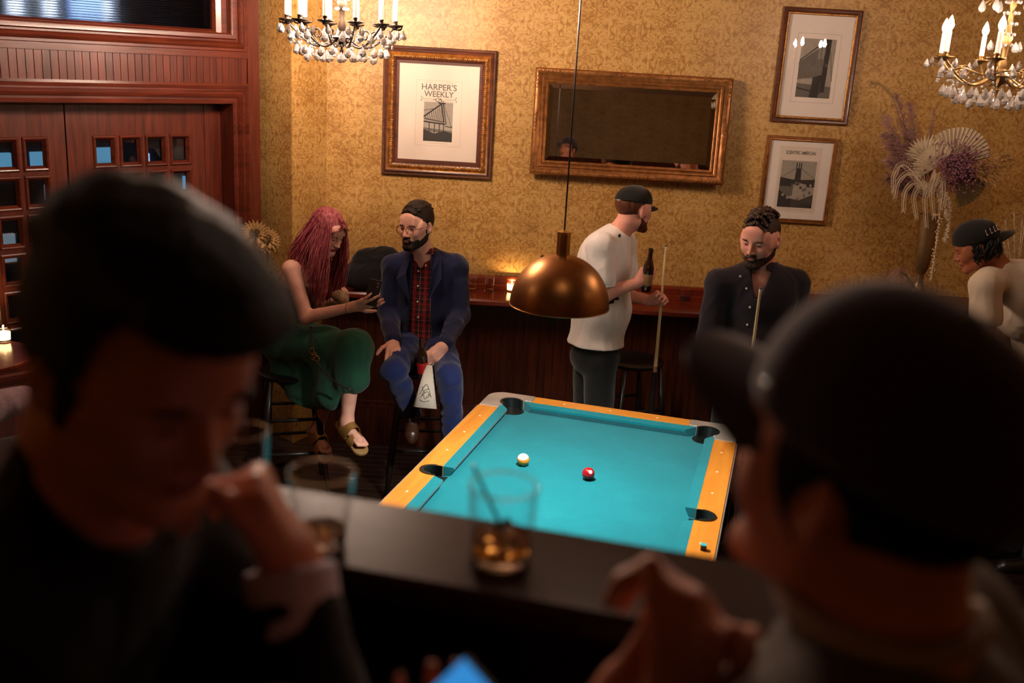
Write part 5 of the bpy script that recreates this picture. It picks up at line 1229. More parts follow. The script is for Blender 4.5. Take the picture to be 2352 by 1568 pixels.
# ---- person at the left edge in a mauve knit, mostly outside the picture
y0 = 3.1
M_MAUVE = fabric('mauve_knit', srgb(120, 92, 98), .9, scale=160, var=.35)
sh = W(-60, 800, y0); ch = sh+V(-.20, .05, -.12); pl_h = ch+V(-.02, .0, -.42)
hH = Head(ch+V(.0, .02, .42), (.6, .7, -.1), (0, 0, 1)); A = S(); hH.add(A); Xh, Fh = V(.8, -.6, 0), V(.6, .8, 0)
shR = sh+V(-.01, -.03, 0); shL = ch+V(-.2, .2, .12); elR = W(-25, 905, y0)+V(-.03, 0, -.06); wrR = elR+V(.05, .24, -.03)
A.rc(hH.w(0, -.03, -.05), ch+V(0, 0, .18), .055, .06, .03); torso(A, ch, pl_h, Xh, Fh, shL, shR, ch+V(0, 0, .2), g=-.02); limb(A, shR, elR, wrR, (.048, .042, .028)); limb(A, shL, shL+V(0, .1, -.28), shL+V(.15, .28, -.25), (.048, .042, .028)); hand(A, wrR, V(.1, 1, 0), V(0, 0, -1), 1)
for s_ in (-1, 1): kn = pl_h+Xh*s_*.1+Fh*.42; A.rc(pl_h+Xh*s_*.09, kn, .08, .055, .03); A.rc(kn, V(kn[0], kn[1], .08), .05, .035, .03); A.rc(V(kn[0], kn[1], .05), V(kn[0], kn[1], .04)+Fh*.14, .035, .03, .02)
pH = person('person', 'person in a mauve knit top half outside the left edge of the photo', A, .008, [SK1, LIP])
B = S(); torso(B, ch, pl_h, Xh, Fh, shL, shR, ch+V(0, 0, .2), g=.012); limb(B, shR, elR, mid(elR, wrR, .8), (.066, .06, .048)); limb(B, shL, shL+V(0, .1, -.28), shL+V(.13, .24, -.25), (.066, .06, .048))
B.post = lambda P, d: np.maximum(folds(P, d, .004, 26), -(_len(P-(ch+V(0, 0, .27)))-.08)); sdf_obj('knit_top', B, .006, M_MAUVE, pH); hair_cap(hH, pH, HB, hstep=.006)
B = S()
for s_ in (-1, 1): kn = pl_h+Xh*s_*.1+Fh*.42; B.rc(pl_h+Xh*s_*.09, kn, .10, .07, .03); B.rc(kn, V(kn[0], kn[1], .1), .07, .055, .03)
sdf_obj('trousers', B, .01, M_BLKT, pH)

# ------------------------------------------------------------------ the two drinkers in the foreground
M_JKT = fabric('black_jacket_cloth', srgb(20, 19, 20), .9); M_CUFF = fabric('lavender_shirt_cuff', srgb(226, 216, 236), .8)
y0 = .83
hF = Head(W(318, 838, y0), (.74, -.50, -.36), (.02, 0, 1), 1.0)
neckb = W(170, 1190, y0+.02)+V(0, 0, -.0); chest = neckb+V(-.02, .02, -.24); pelv = chest+V(-.05, 0, -.40)
Ff = unit(V(.85, -.15, 0)); Xf = unit(np.cross(Ff, (0, 0, 1)))
shR = neckb+Xf*.17+V(-.0, .0, -.07); shL = neckb-Xf*.17+V(.0, 0, -.07)
wrL = W(662, 1275, .90); elL = W(700, 1640, .84); wrR = W(690, 1700, .66); elR = W(330, 1950, .66)
A = S(); hF.add(A); A.rc(hF.w(0, -.035, -.05), neckb, .060, .068, .03)
torso(A, chest, pelv, Xf, Ff, shL, shR, neckb, g=-.02)
limb(A, shL, elL, wrL, (.046, .042, .028)); limb(A, shR, elR, wrR, (.05, .044, .03))
hand(A, wrL, W(585, 1100, .88)-wrL, V(-.8, -.15, -.5), 1, [(1.1, .9, .5), (1.25, .9, .5), (1.4, .8, .5), (1.5, .8, .5)], th=(.4, .3), k=.004)
hand(A, wrR, W(940, 1720, .72)-wrR, V(.3, .6, .5), 1, [(.5, .8, .5)]*4, th=(.45, .1))
for s_ in (-1, 1): hp_ = pelv+Xf*s_*.09; A.rc(hp_, V(hp_[0], hp_[1], .98), .075, .04, .03)
pF = person('person', 'dark-haired man in black bent over a phone in the left foreground', A, .0045, [SK4, LIP], lambda P: hF.lips(P).astype(int))
B = S(); torso(B, chest, pelv, Xf, Ff, shL, shR, neckb, (.18, .13, .18), (.17, .14), (.17, .14, .12), .012, shr_r=.066); limb(B, shR, elR, mid(elR, wrR, .85), (.068, .062, .05)); limb(B, shL, elL, mid(elL, wrL, .60), (.066, .060, .048))
B.rc(mid(hF.w(0, -.035, -.05), neckb, .62), neckb, .066, .078, .03)
def post(P, d): return np.maximum(folds(P, d, .004, 24, (1, 1, .7)), -(_len(P-mid(hF.w(0, 0, -.06), neckb, .30)-V(.03, 0, 0))-.088))
B.post = post; sdf_obj('jacket', B, .006, M_JKT, pF)
B = S(); dc = unit(wrL-elL); B.rc(mid(elL, wrL, .55), mid(elL, wrL, .92), .046, .045, .01); B.post = lambda P, d: np.maximum(folds(P, d, .003, 60), (P-mid(elL, wrL, .93)) @ dc); sdf_obj('shirt_cuff', B, .004, M_CUFF, pF)
B = S(); 
for s_ in (-1, 1): hp_ = pelv+Xf*s_*.09; B.rc(hp_, V(hp_[0], hp_[1], 1.0), .1, .07, .03)
sdf_obj('trousers', B, .01, M_BLKT, pF)
for s_ in (-1, 1): hp_ = pelv+Xf*s_*.09; shoe(pF, V(hp_[0], hp_[1], .901)-Ff*.08, V(hp_[0], hp_[1], .901)+Ff*.2, (0, 0, 1), M_BLACKW)
def quiffF(A, h):
    for i in range(9):
        for j in range(7):
            x = -.055+.11*i/8; y = .085-.028*j; e = 1-(x/.078)**2-((y+.018)/.108)**2
            z = .038+.083*math.sqrt(max(e, .03))+.018+.006*math.sin(i*1.7+j*2.3); A.el(h.w(x, y, z), V(.013, .022, .014)*h.k, h.R, .01)
    A.el(h.w(0, .050, .112), V(.066, .062, .036), h.R, .03); A.el(h.w(0, .080, .092), V(.060, .040, .030), h.R, .03); A.el(h.w(0, -.02, .118), V(.07, .08, .028), h.R, .03)
    for i in range(9): x = -.055+.11*i/8; A.rc(h.w(x, .075, .110), h.w(x*1.1+.006*math.sin(i*2), .100+.012*math.cos(i*1.3), .083-.012*abs(math.sin(i*1.9))), .017, .006, .008)
hair_cap(hF, pF, HBK, vol=.018, top=.004, hair=quiffF, hstep=.005, back=-.075, fz=.102); eyes(hF, pF, M_EYE, M_EYEW, HBK, 1.4, .8)

y0 = .74
M_CAPP = fabric('dark_plum_cap_cloth', srgb(66, 50, 64), .9, sheen=.5); M_GREY = fabric('grey_shirt_cloth', srgb(112, 102, 94), .9); M_NECKB = fabric('pale_neckband', srgb(190, 172, 156), .9)
hG = Head(W(1985, 1098, y0), (-.64, .76, .10), (-.02, 0, 1), 1.0)
neckb = hG.w(0, -.048, -.130); chest = neckb+V(.03, -.03, -.22); pelv = chest+V(.03, 0, -.40)
Fg = unit(V(-.75, .62, 0)); Xg = unit(np.cross(Fg, (0, 0, 1)))
shR = neckb+Xg*.18+V(0, 0, -.07); shL = neckb-Xg*.18+V(0, 0, -.07)
wrL = W(1555, 1640, .72); elL = W(1640, 1900, .66); wrR = W(1440, 1600, .78); elR = W(1230, 1950, .74)
A = S(); hG.add(A); A.rc(hG.w(0, -.035, -.05), neckb, .060, .070, .03)
torso(A, chest, pelv, Xg, Fg, shL, shR, neckb, g=-.02)
limb(A, shL, elL, wrL, (.05, .044, .029)); limb(A, shR, elR, wrR, (.05, .044, .029))
hand(A, wrR, W(1560, 1445, .78)-wrR, V(.5, -.75, .1), 1, [(1.0, 1.2, .7), (1.05, 1.2, .7), (1.1, 1.2, .7), (1.2, 1.2, .7)], th=(.5, .4), k=.005)
hand(A, wrL, W(1590, 1440, .75)-wrL, V(-.75, .5, .1), 1, [(1.1, 1.1, .6), (1.1, 1.1, .6), (1.1, 1.1, .6), (1.1, 1.1, .6)], th=(.5, .4), k=.005)
for s_ in (-1, 1): hp_ = pelv+Xg*s_*.09; A.rc(hp_, V(hp_[0], hp_[1], .98), .075, .04, .03)
pG = person('person', 'man in a dark plum cap and grey shirt, hands clasped at his chin, right foreground', A, .0042, [SK4, LIP], lambda P: hG.lips(P).astype(int))
B = S(); torso(B, chest, pelv, Xg, Fg, shL, shR, neckb, (.18, .13, .18), (.17, .14), (.17, .14, .12), .012, shr_r=.066); limb(B, shR, mid(shR, elR, .5), mid(shR, elR, .75), (.07, .068, .066)); limb(B, shL, mid(shL, elL, .5), mid(shL, elL, .75), (.07, .068, .066))
nkc = neckb+V(-.005, .0, .085)
B.post = lambda P, d: np.maximum(folds(P, d, .004, 24, (1, 1, .7)), -(_len(P-nkc)-.083)); sdf_obj('grey_shirt', B, .006, M_GREY, pG)
rng = []
for a in np.linspace(0, 2*pi, 41): rng.append(nkc+V(.076*math.cos(a), .076*math.sin(a), -.046))
tubeo('neckband', rng, .009, M_NECKB, pG, 8)
B = S()
for s_ in (-1, 1): hp_ = pelv+Xg*s_*.09; B.rc(hp_, V(hp_[0], hp_[1], 1.0), .1, .07, .03)
sdf_obj('trousers', B, .01, M_BLKT, pG)
for s_ in (-1, 1): hp_ = pelv+Xg*s_*.09; shoe(pG, V(hp_[0], hp_[1], .901)-Fg*.08, V(hp_[0], hp_[1], .901)+Fg*.2, (0, 0, 1), M_BLACKW)
hair_cap(hG, pG, HBK, vol=.012, capz=.045, hstep=.005, back=-.095); eyes(hG, pG, M_EYE, M_EYEW, HBK, 1, .3)
cp = sdf_obj('cap', S().el(hG.w(0, -.02, .05), (.02, .02, .02)), .005, M_CAPP, pG); hK = Head(hG.w(0, .006, .006), hG.R @ V(0, math.cos(.24), math.sin(.24)), hG.R @ V(0, -math.sin(.24), math.cos(.24)), 1.08); cap_mesh(hK, cp, M_CAPP, z0=.034, hstep=.005, tall=.012, brimlen=.102)
g = G(); ey = hK.w(-.077, .055, .052); g.tube([ey+.004*(hG.R @ V(0, math.cos(a), math.sin(a))) for a in np.linspace(0, 2*pi, 13)], .0022, 6, cap=False); g.build('eyelet', M_CHROME, cp, smooth=True)
dw = unit(wrL-elL); a_ = unit(np.cross(dw, V(0, 0, 1))); b_ = np.cross(dw, a_); wc = wrL-dw*.035
g = G(); g.tube([wc+.034*(a_*math.cos(t_)+b_*math.sin(t_)) for t_ in np.linspace(0, 2*pi, 33)], .0038, 8, cap=False); wt = g.build('bracelet', M_CHROME, pG, smooth=True)
for t_ in np.linspace(0, 2*pi, 14)[:-1]: 
    g = G(); g.ball(wc+.036*(a_*math.cos(t_)+b_*math.sin(t_)), .0058, 8, 6); g.build('bead', M_CHROME, wt, smooth=True)
# ------------------------------------------------------------------ pictures and mirror on the back wall
def wallthing(name, label, cat, tilt=0, x=0, z=0, th=0, yaw=0):
    o = thing(name, label, cat, (x, YW-.003-th, z)); o.rotation_euler = (tilt, 0, yaw); return o
def bridge_print(g, w, h, kind):
    """a flat black-and-white bridge view drawn as shapes in XZ, y from -.0012; mats: 0 pale tone, 1 half tone, 2 ink"""
    def poly(pts, mi, y=-.0012): g.add([V(x*w, y-.0002*mi-.0001*(len(g.f) % 7), z*h) for x, z in pts], [tuple(range(len(pts)))[::-1]], mi)
    def bar(a, b, t_, mi):
        a = V(a[0]*w, 0, a[1]*h); b = V(b[0]*w, 0, b[1]*h); n_ = unit(V(-(b-a)[2], 0, (b-a)[0]))*t_/2; y = V(0, -.0012-.0002*mi-.00002*(len(g.f) % 9), 0); g.add([a+n_+y, b+n_+y, b-n_+y, a-n_+y], [(0, 1, 2, 3)], mi)
    poly([(-.5, -.5), (.5, -.5), (.5, .5), (-.5, .5)], 0, -.001)
    r_ = random.Random(kind)
    if kind == 0:
        poly([(-.5, -.5), (.5, -.5), (.5, -.28), (.2, -.22), (-.1, -.3), (-.5, -.2)], 2); poly([(-.5, -.24), (.5, -.3), (.5, -.22), (-.5, -.15)], 1)
        for x in (-.3, -.12, .05, .2): bar((x, -.3), (x, -.02), .03*w, 2)
        bar((-.5, .0), (.25, -.05), .05*w, 2); bar((-.5, .08), (.2, .0), .03*w, 2); bar((-.5, .12), (.1, .46), .05*w, 2); bar((-.5, .28), (-.1, .34), .03*w, 1); bar((.1, .46), (.2, .0), .045*w, 2); bar((.16, .46), (.28, -.05), .03*w, 2); bar((.18, .46), (.48, -.14), .02*w, 1)
        bar((.0, .48), (.24, .48), .05*w, 2)
        for i in range(9): bar((-.45+i*.07, .14+i*.035), (-.45+i*.07, .03-.004*i), .012*w, 1); bar((-.45+i*.07, .14+i*.035), (-.38+i*.07, .02), .01*w, 2)
        bar((.25, -.1), (.5, -.12), .03*w, 2)
    elif kind == 1:
        poly([(-.5, -.5), (.5, -.5), (.5, -.3), (-.5, -.26)], 1); bar((-.5, -.34), (.2, -.42), .04*w, 2)
        poly([(.18, -.4), (.32, -.4), (.36, .5), (.22, .5)], 2); poly([(-.5, -.2), (.2, -.12), (.2, .42), (-.5, .1)], 1)
        for i in range(12): x = -.5+i*.06; z = .1+.32*(i/12)**1.5; bar((x, z), (x+.02, -.18), .02*w, 2); bar((x, z), (x+.12, -.1), .014*w, 2)
        bar((-.5, .12), (.24, .5), .03*w, 2); bar((-.5, -.05), (.2, .0), .04*w, 2); poly([(-.1, -.5), (.15, -.5), (.2, -.1), (-.05, -.15)], 2); bar((.36, .3), (.5, -.2), .02*w, 1)
    else:
        poly([(-.5, -.5), (.5, -.5), (.5, -.2), (.1, -.34), (-.2, -.3), (-.5, -.12)], 2); poly([(-.5, -.05), (.5, -.05), (.5, .12), (.15, .1), (-.15, .1), (-.5, .14)], 2)
        poly([(-.09, .05), (.09, .05), (.07, .34), (-.07, .34)], 2); 
        for x in (-.07, .0, .06): bar((x, .34), (x, .46), .03*w, 2)
        bar((-.07, .34), (-.5, .12), .016*w, 1); bar((.07, .34), (.5, .12), .016*w, 1); poly([(-.5, -.3), (-.1, -.25), (-.1, .02), (-.5, .0)], 1); poly([(-.05, -.25), (.2, -.3), (.28, .0), (-.05, .05)], 0, -.0018)
        for i in range(16): x = r_.uniform(-.48, .4); z = r_.uniform(-.4, -.02); poly([(x, z), (x+.06, z), (x+.06, z+.05), (x, z+.06)], r_.choice((0, 1, 2)), -.002)
def txt(g, s_, size, x, z, mi=2, y=-.0016, bold=0, xs=1.0):
    vs, fs = text_mesh(s_, size, bold=bold, xs=xs); g.add([V(x+v[0], y, z+v[1]) for v in vs], fs, mi)
def picture(name, label, x0, x1, z0, z1, prof, mats, mids, mw_, mh_, build_print, glass=True, tilt=.0, th=.03, mat_=None):
    """x0..z1 outer edges; prof over [0..width]"""
    cx, cz = (x0+x1)/2, (z0+z1)/2; wd = max(p[0] for p in prof); o = wallthing(name, label, 'picture', tilt, cx, cz)
    ix, iz = (x1-x0)/2-wd, (z1-z0)/2-wd
    g = G(); g.frame(-ix, ix, -iz, iz, prof, mids=mids); fr = g.build('frame', mats, o, smooth=True, auto=40)
    g = G(); g.bb(-ix-.005, ix+.005, -.008, -.001, -iz-.005, iz+.005); g.build('mount', mat_ or M_PAPER, o)
    build_print(o)
    if glass: g = G(); g.bb(-ix-.003, ix+.003, -.0165, -.0145, -iz-.003, iz+.003); g.build('glass', M_THIN, o)
    return o, fr
SC = (YW-.03)/6.45
def X_(x): return x*SC
def Z_(z): return CZ+(z-CZ)*SC
# large carved frame, HARPER'S WEEKLY
prof = [(0, .008), (0, .016), (.016, .018), (.020, .024), (.024, .028), (.036, .038), (.046, .040), (.056, .030), (.060, .026), (.066, .036), (.074, .04), (.082, .036), (.088, .028), (.096, .030), (.102, .022), (.102, 0)]
mids = [0]*5+[1]*4+[0]*6
ix0, ix1, iz0, iz1 = X_(-.905), X_(-.198), Z_(1.792), Z_(2.590)
def pr(o):
    hb = V(0, -.0085, 0); g = G(); g.bb(-.256+.0, .256, -.0095, -.0085, -.30, .30, 3); 
    W_, H_ = .232, .375; 
    for a_, b_ in (((-W_/2-.028, .20), (W_/2+.028, .20)), ((-W_/2-.028, -.205), (W_/2+.028, -.205)), ((-W_/2-.028, -.205), (-W_/2-.028, .20)), ((W_/2+.028, -.205), (W_/2+.028, .20))):
        g.box(((a_[0]+b_[0])/2, -.0098, (a_[1]+b_[1])/2), (abs(a_[0]-b_[0])+.0012, .0004, abs(a_[1]-b_[1])+.0012), 0)
    txt(g, "HARPER'S", .052, 0, .142, 1, -.0099, .0006, 1.02); txt(g, "WEEKLY", .050, 0, .100, 1, -.0099, .0006, .98)
    g.tube([V(-.035+.07*i/12, -.0099, .078+.008*math.sin(i*pi/3)) for i in range(13)], .0022, 4, 1); g.tube([V(.02*math.cos(a), -.0099, .08+.011*math.sin(a)) for a in np.linspace(0, 2*pi, 17)], .0018, 4, 1)
    for s_ in (-1, 1):
        g.box((s_*.068, -.0099, .086), (.06, .0004, .002), 1); g.box((s_*.068, -.0099, .074), (.06, .0004, .0015), 1); g.tube([V(s_*(.108+.006*math.sin(i)), -.0099, .070+.004*i) for i in range(9)], .0016, 4, 1)
    for i in range(2): g.box((-.07+.14*i, -.0099, .187), (.055, .0003, .002), 0)
    g.box((0, -.0099, -.190), (.13, .0003, .002), 0)
    g2 = G(); bridge_print(g2, .185, .245, 0); g.add([(v[0], v[1]-.0088, v[2]-.055) for v in g2.v], g2.f, 0); g.m[-len(g2.f):] = g2.m
    g.build('print', [M_INK3, M_INK2, M_INK, M_PRINT], o)
def fixm(ms): return ms
o, fr = picture('framed_print', 'framed weekly magazine cover of a bridge in a wide carved wood and gilt frame', ix0, ix1, iz0, iz1, prof, [M_WALNUT, M_GILT], mids, 0, 0, pr, tilt=-.0)
# carved leaf roll inside the frame
g = G(); hw, hh = (ix1-ix0)/2-.102+.04, (iz1-iz0)/2-.102+.04; rr_ = random.Random(2)
per = [(-hw, -hh), (hw, -hh), (hw, hh), (-hw, hh)]
for a_, b_ in zip(per, per[1:]+per[:1]):
    L = math.hypot(b_[0]-a_[0], b_[1]-a_[1]); n = int(L/.013)
    for i in range(n):
        t_ = (i+.5)/n; th = math.atan2(b_[1]-a_[1], b_[0]-a_[0])+(.9 if i % 2 else -.7)+rr_.uniform(-.5, .5); c_, s2 = math.cos(th), math.sin(th); R = np.array([[c_, 0, -s2], [0, 1, 0], [s2, 0, c_]])
        g.ball((a_[0]+(b_[0]-a_[0])*t_, -.037, a_[1]+(b_[1]-a_[1])*t_), (.0135*rr_.uniform(.7, 1.1), .007*rr_.uniform(.7, 1.2), .0055), 8, 5, 0, R)
g.build('carved_leaf_roll', M_GILT, fr, smooth=True)
# mirror
prof = [(0, .012), (.006, .02), (.014, .024), (.02, .018), (.03, .03), (.038, .034), (.044, .026), (.052, .03), (.062, .044), (.072, .048), (.082, .044), (.086, .03), (.092, .026), (.092, 0)]
mx0, mx1, mz0, mz1 = X_(.049), X_(1.281), Z_(1.848), Z_(2.507)
mo = wallthing('wall_mirror', 'wide rectangular mirror in a carved bronze gilt frame', 'mirror', MIRROR_TILT, (mx0+mx1)/2, (mz0+mz1)/2, MIRROR_TH, MIRROR_YAW)
ix, iz = (mx1-mx0)/2-.092, (mz1-mz0)/2-.092
g = G(); g.frame(-ix, ix, -iz, iz, prof); fr = g.build('frame', M_GILT2, mo, smooth=True, auto=45)
g = G(); vs = [(-ix-.004, -.011, -iz-.004), (ix+.004, -.011, -iz-.004), (ix+.004, -.011, iz+.004), (-ix-.004, -.011, iz+.004)]; bw = .028
vs += [(-ix+bw, -.0145, -iz+bw), (ix-bw, -.0145, -iz+bw), (ix-bw, -.0145, iz-bw), (-ix+bw, -.0145, iz-bw)]
g.add(vs, [(4, 5, 6, 7), (0, 1, 5, 4), (1, 2, 6, 5), (2, 3, 7, 6), (3, 0, 4, 7)]); g.build('mirror_glass', M_SILVER, mo)
g = G(); g.bb(-ix-.01, ix+.01, -.009, -.001, -iz-.01, iz+.01); g.build('backing', M_BLACKW, mo)
hw, hh = ix+.072, iz+.072
def scroll(cx, cz, ang, n=9, sp=.012):
    g = G()
    for i in range(n):
        d = (i-n/2+.5)*sp; x = cx+d*math.cos(ang); z = cz+d*math.sin(ang); th = ang+(.8 if i % 2 else -.8); c_, s2 = math.cos(th), math.sin(th)
        g.ball((x, -.046, z), (.010, .006, .0045), 8, 5, 0, np.array([[c_, 0, -s2], [0, 1, 0], [s2, 0, c_]]))
    g.build('carved_scroll', M_GILT2, fr, smooth=True)
for sx in (-1, 1):
    for sz in (-1, 1): scroll(sx*(hw-.08), sz*hh, 0, 15); scroll(sx*hw, sz*(hh-.05), pi/2, 9)
    scroll(sx*hw, 0, pi/2, 9)
for sz in (-1, 1): scroll(0, sz*hh, 0, 22)
# top right print
prof = [(0, .018), (.004, .022), (.010, .022), (.013, .018), (.02, .024), (.03, .028), (.038, .024), (.042, .014), (.042, 0)]
mids = [1, 1, 1, 0, 0, 0, 0, 0]
def pr(o):
    g = G(); W_, H_ = .245, .385; zz = -.01
    for s_ in (-1, 1): g.box((s_*(W_/2+.012), -.0082, zz), (.0015, .0004, H_+.03), 0); g.box((0, -.0082, zz+s_*(H_/2+.015)), (W_+.024, .0004, .0015), 0)
    g2 = G(); bridge_print(g2, W_-.03, H_-.03, 1); g.add([(v[0], v[1]-.0075, v[2]+zz) for v in g2.v], g2.f, 0); g.m[-len(g2.f):] = g2.m
    g.build('print', [M_INK3, M_INK2, M_INK, M_PRINT], o)
picture('framed_print', 'tall framed print of a bridge tower with wide pale mount, hung above the other', X_(1.548), X_(2.037), Z_(2.260), Z_(2.953), prof, [M_WALNUT, M_GILT], mids, 0, 0, pr)
prof = [(0, .016), (.004, .02), (.012, .018), (.016, .024), (.024, .024), (.028, .014), (.028, 0)]
def pr(o):
    g = G(); g.bb(-.135, .135, -.0092, -.0082, -.205, .215, 3)
    txt(g, 'SCIENTIFIC AMERICAN', .030, 0, .165, 2, -.0095, .0006, .62); 
    g2 = G(); bridge_print(g2, .225, .30, 2); g.add([(v[0], v[1]-.0085, v[2]-.025) for v in g2.v], g2.f, 0); g.m[-len(g2.f):] = g2.m
    for s_ in (-1, 1): g.box((s_*.122, -.0094, -.025), (.001, .0003, .32), 0)
    g.box((0, -.0094, -.186), (.15, .0003, .002), 0); g.build('print', [M_INK3, M_INK2, M_INK, M_PRINT], o)
picture('framed_print', 'smaller framed magazine cover of a bridge tower with wide mount, the lower of two', X_(1.546), X_(1.996), Z_(1.626), Z_(2.176), prof, [M_GILT2], [0]*6, 0, 0, pr)

# ------------------------------------------------------------------ glassware, candles, bottles
M_WHISKY = glassm('whisky', (.85, .42, .10), 0, 1.34); M_ICE = glassm('ice', (.98, .98, 1), .15, 1.31); M_COLA = glassm('dark_drink', (.35, .12, .04), 0, 1.34)
def tumbler(name, label, p, r0, r1, h, fill, liq, ice=0, seed=0, group=None, straw=False):
    t = thing(name, label, 'glass', p, 0, group)
    th = .0022; base = .012*h/.09
    pr_ = [(0, 0), (r0*.92, 0), (r0, .003), (r1, h-.001), (r1-th*.5, h), (r1-th, h-.001), (r0-th*.6, base+.002), (r0*.7, base), (0, base)]
    g = G(); g.lathe([(r0*.96, base*.5), (r0, base), (r1, h-.001), (r1-th*.5, h), (r1-th, h-.001), (r0-th, base)], 32, cap=False); g.build('tumbler', M_THIN, t, smooth=True, auto=50)
    g = G(); g.lathe([(0, 0), (r0*.90, 0), (r0*.985, .003), (r0-.0001, base-.0005), (r0*.7, base-.003), (0, base-.004)], 32); g.build('glass_base', M_GLASS, t, smooth=True, auto=50)
    g = G(); g.tube([V((r1-th*.5)*math.cos(a), (r1-th*.5)*math.sin(a), h) for a in np.linspace(0, 2*pi, 41)], th*.55, 6, cap=False); g.build('rim', M_GLASS, t, smooth=True)
    if fill:
        z1 = base+fill*(h-base); ra = r0-th*1.1; rb = ra+(r1-r0)*(z1/h); g = G(); g.lathe([(0, base+.0006), (ra*.72, base+.0006), (ra, base+.003), (rb, z1), (0, z1)], 32); g.build('drink', liq, t, smooth=True, auto=50)
    r_ = random.Random(seed)
    for i in range(ice):
        s = r0*.42; a = r_.uniform(0, 6); R = np.array(Matrix.Rotation(a, 3, (r_.random(), r_.random(), 1)).to_3x3()); g = G(); g.box((0, 0, 0), (s*1.5, s*1.5, s*1.3), 0, R); o = g.build('ice_cube', M_ICE, t); o.location = (.38*r0*math.cos(a*2), .38*r0*math.sin(a*2), base+fill*(h-base)*(.55+.35*i))
        b_ = o.modifiers.new('bevel', 'BEVEL'); b_.width = .002; b_.segments = 2
    if straw: g = G(); g.tube([(r0*.3, 0, base+.006), (-r1*.92, .004, h+.022)], .0024, 8); g.build('stirrer', M_BLACKW, t)
    return t
ZL = 1.9502
pR = Wz(1148, 1283, ZL); pL = Wz(738, 1248, ZL)
tumbler('whisky_glass', 'tumbler with a little whisky and ice standing alone in the middle of the ledge', pR, .0385, .0430, .100, .22, M_WHISKY, 2, 3, 'tumblers on the foreground ledge', True)
tumbler('whisky_glass', 'nearly empty tumbler on the ledge beside the hand of the man in black', pL, .031, .0420, .098, .10, M_WHISKY, 1, 5, 'tumblers on the foreground ledge')
tumbler('tall_glass', 'empty clear glass on the ledge partly behind the face of the man in black', Wz(560, 1180, ZL), .030, .035, .118, 0, M_WHISKY, 0, 1, 'tumblers on the foreground ledge')
CTZ = CT+.0005
tumbler('whisky_tumbler', 'small tumbler on the back counter, the one nearest the blue blazer', Wz(1083, 668, CT), .031, .036, .105, .32, M_WHISKY, 0, 1, 'tumblers on the back counter')
tumbler('whisky_tumbler', 'small tumbler on the back counter, the one nearest the burning candle', Wz(1123, 669, CT), .031, .036, .105, .32, M_WHISKY, 0, 2, 'tumblers on the back counter')
tumbler('whisky_tumbler', 'tumbler with a straw on the back counter between the two standing men', Wz(1571, 690, CT), .034, .040, .085, .3, M_COLA, 0, 2, 'tumblers on the back counter', True)
M_WAX = plain('candle_wax_glow', srgb(255, 225, 180), .5)
M_WAX.node_tree.nodes['Principled BSDF'].inputs['Emission Color'].default_value = (1, .62, .26, 1); M_WAX.node_tree.nodes['Principled BSDF'].inputs['Emission Strength'].default_value = 9
M_FLAME = emit('candle_flame', (1, .62, .25), 2200)
def votive(label, p, s=1.0, pw=1.0):
    t = thing('votive_candle', label, 'candle', p)
    g = G(); g.lathe([(0, 0), (.030, 0), (.033, .004), (.036, .078), (.0345, .079), (.031, .010), (0, .008)], 28); g.build('glass_holder', M_GLASS, t, smooth=True, auto=50)
    g = G(); g.lathe([(0, .0085), (.0295, .0105), (.0325, .05), (.028, .047), (0, .045)], 24); g.build('wax', M_WAX, t, smooth=True, auto=50)
    g = G(); g.ball((0, 0, .062), (.0045, .0045, .012), 10, 8); g.build('flame', M_FLAME, t, smooth=True); return t
votive('burning candle in a clear glass on the back counter beside the brass lamp', Wz(1175, 668, CT))
def bottle(name, label, p, axis=(0, 0, 1), h=.23, col=None, lab=None):
    t = thing(name, label, 'bottle', (0, 0, 0)); m_ = col or M_BROWNG
    g = G(); k = h/.23; g.lathe([(0, 0), (.028, 0), (.0305, .004), (.0305, .125*k), (.027, .145*k), (.016, .170*k), (.0130, .19*k), (.0125, .215*k), (.0145, .217*k), (.0145, .228*k), (.010, .23*k), (.010, .2*k), (.0, .2*k)], 24, p, axis=axis); g.build('glass_body', m_, t, smooth=True, auto=40)
    g = G(); g.lathe([(.0308, .035*k), (.0311, .036*k), (.0311, .095*k), (.0308, .096*k)], 24, p, axis=axis, cap=False); g.build('label', lab or M_REDLAB, t, smooth=True)
    return t
M_BROWNG = plain('dark_brown_bottle_glass', (.03, .012, .005), .08, spec=.8); M_REDLAB = plain('red_paper_label', srgb(170, 20, 24), .5); M_TANLAB = plain('tan_paper_label', srgb(150, 110, 70), .6)
bottle('beer_bottle', 'dark beer bottle on the back counter half hidden by the brass lamp', Wz(1241, 672, CT), lab=M_TANLAB, h=.25)
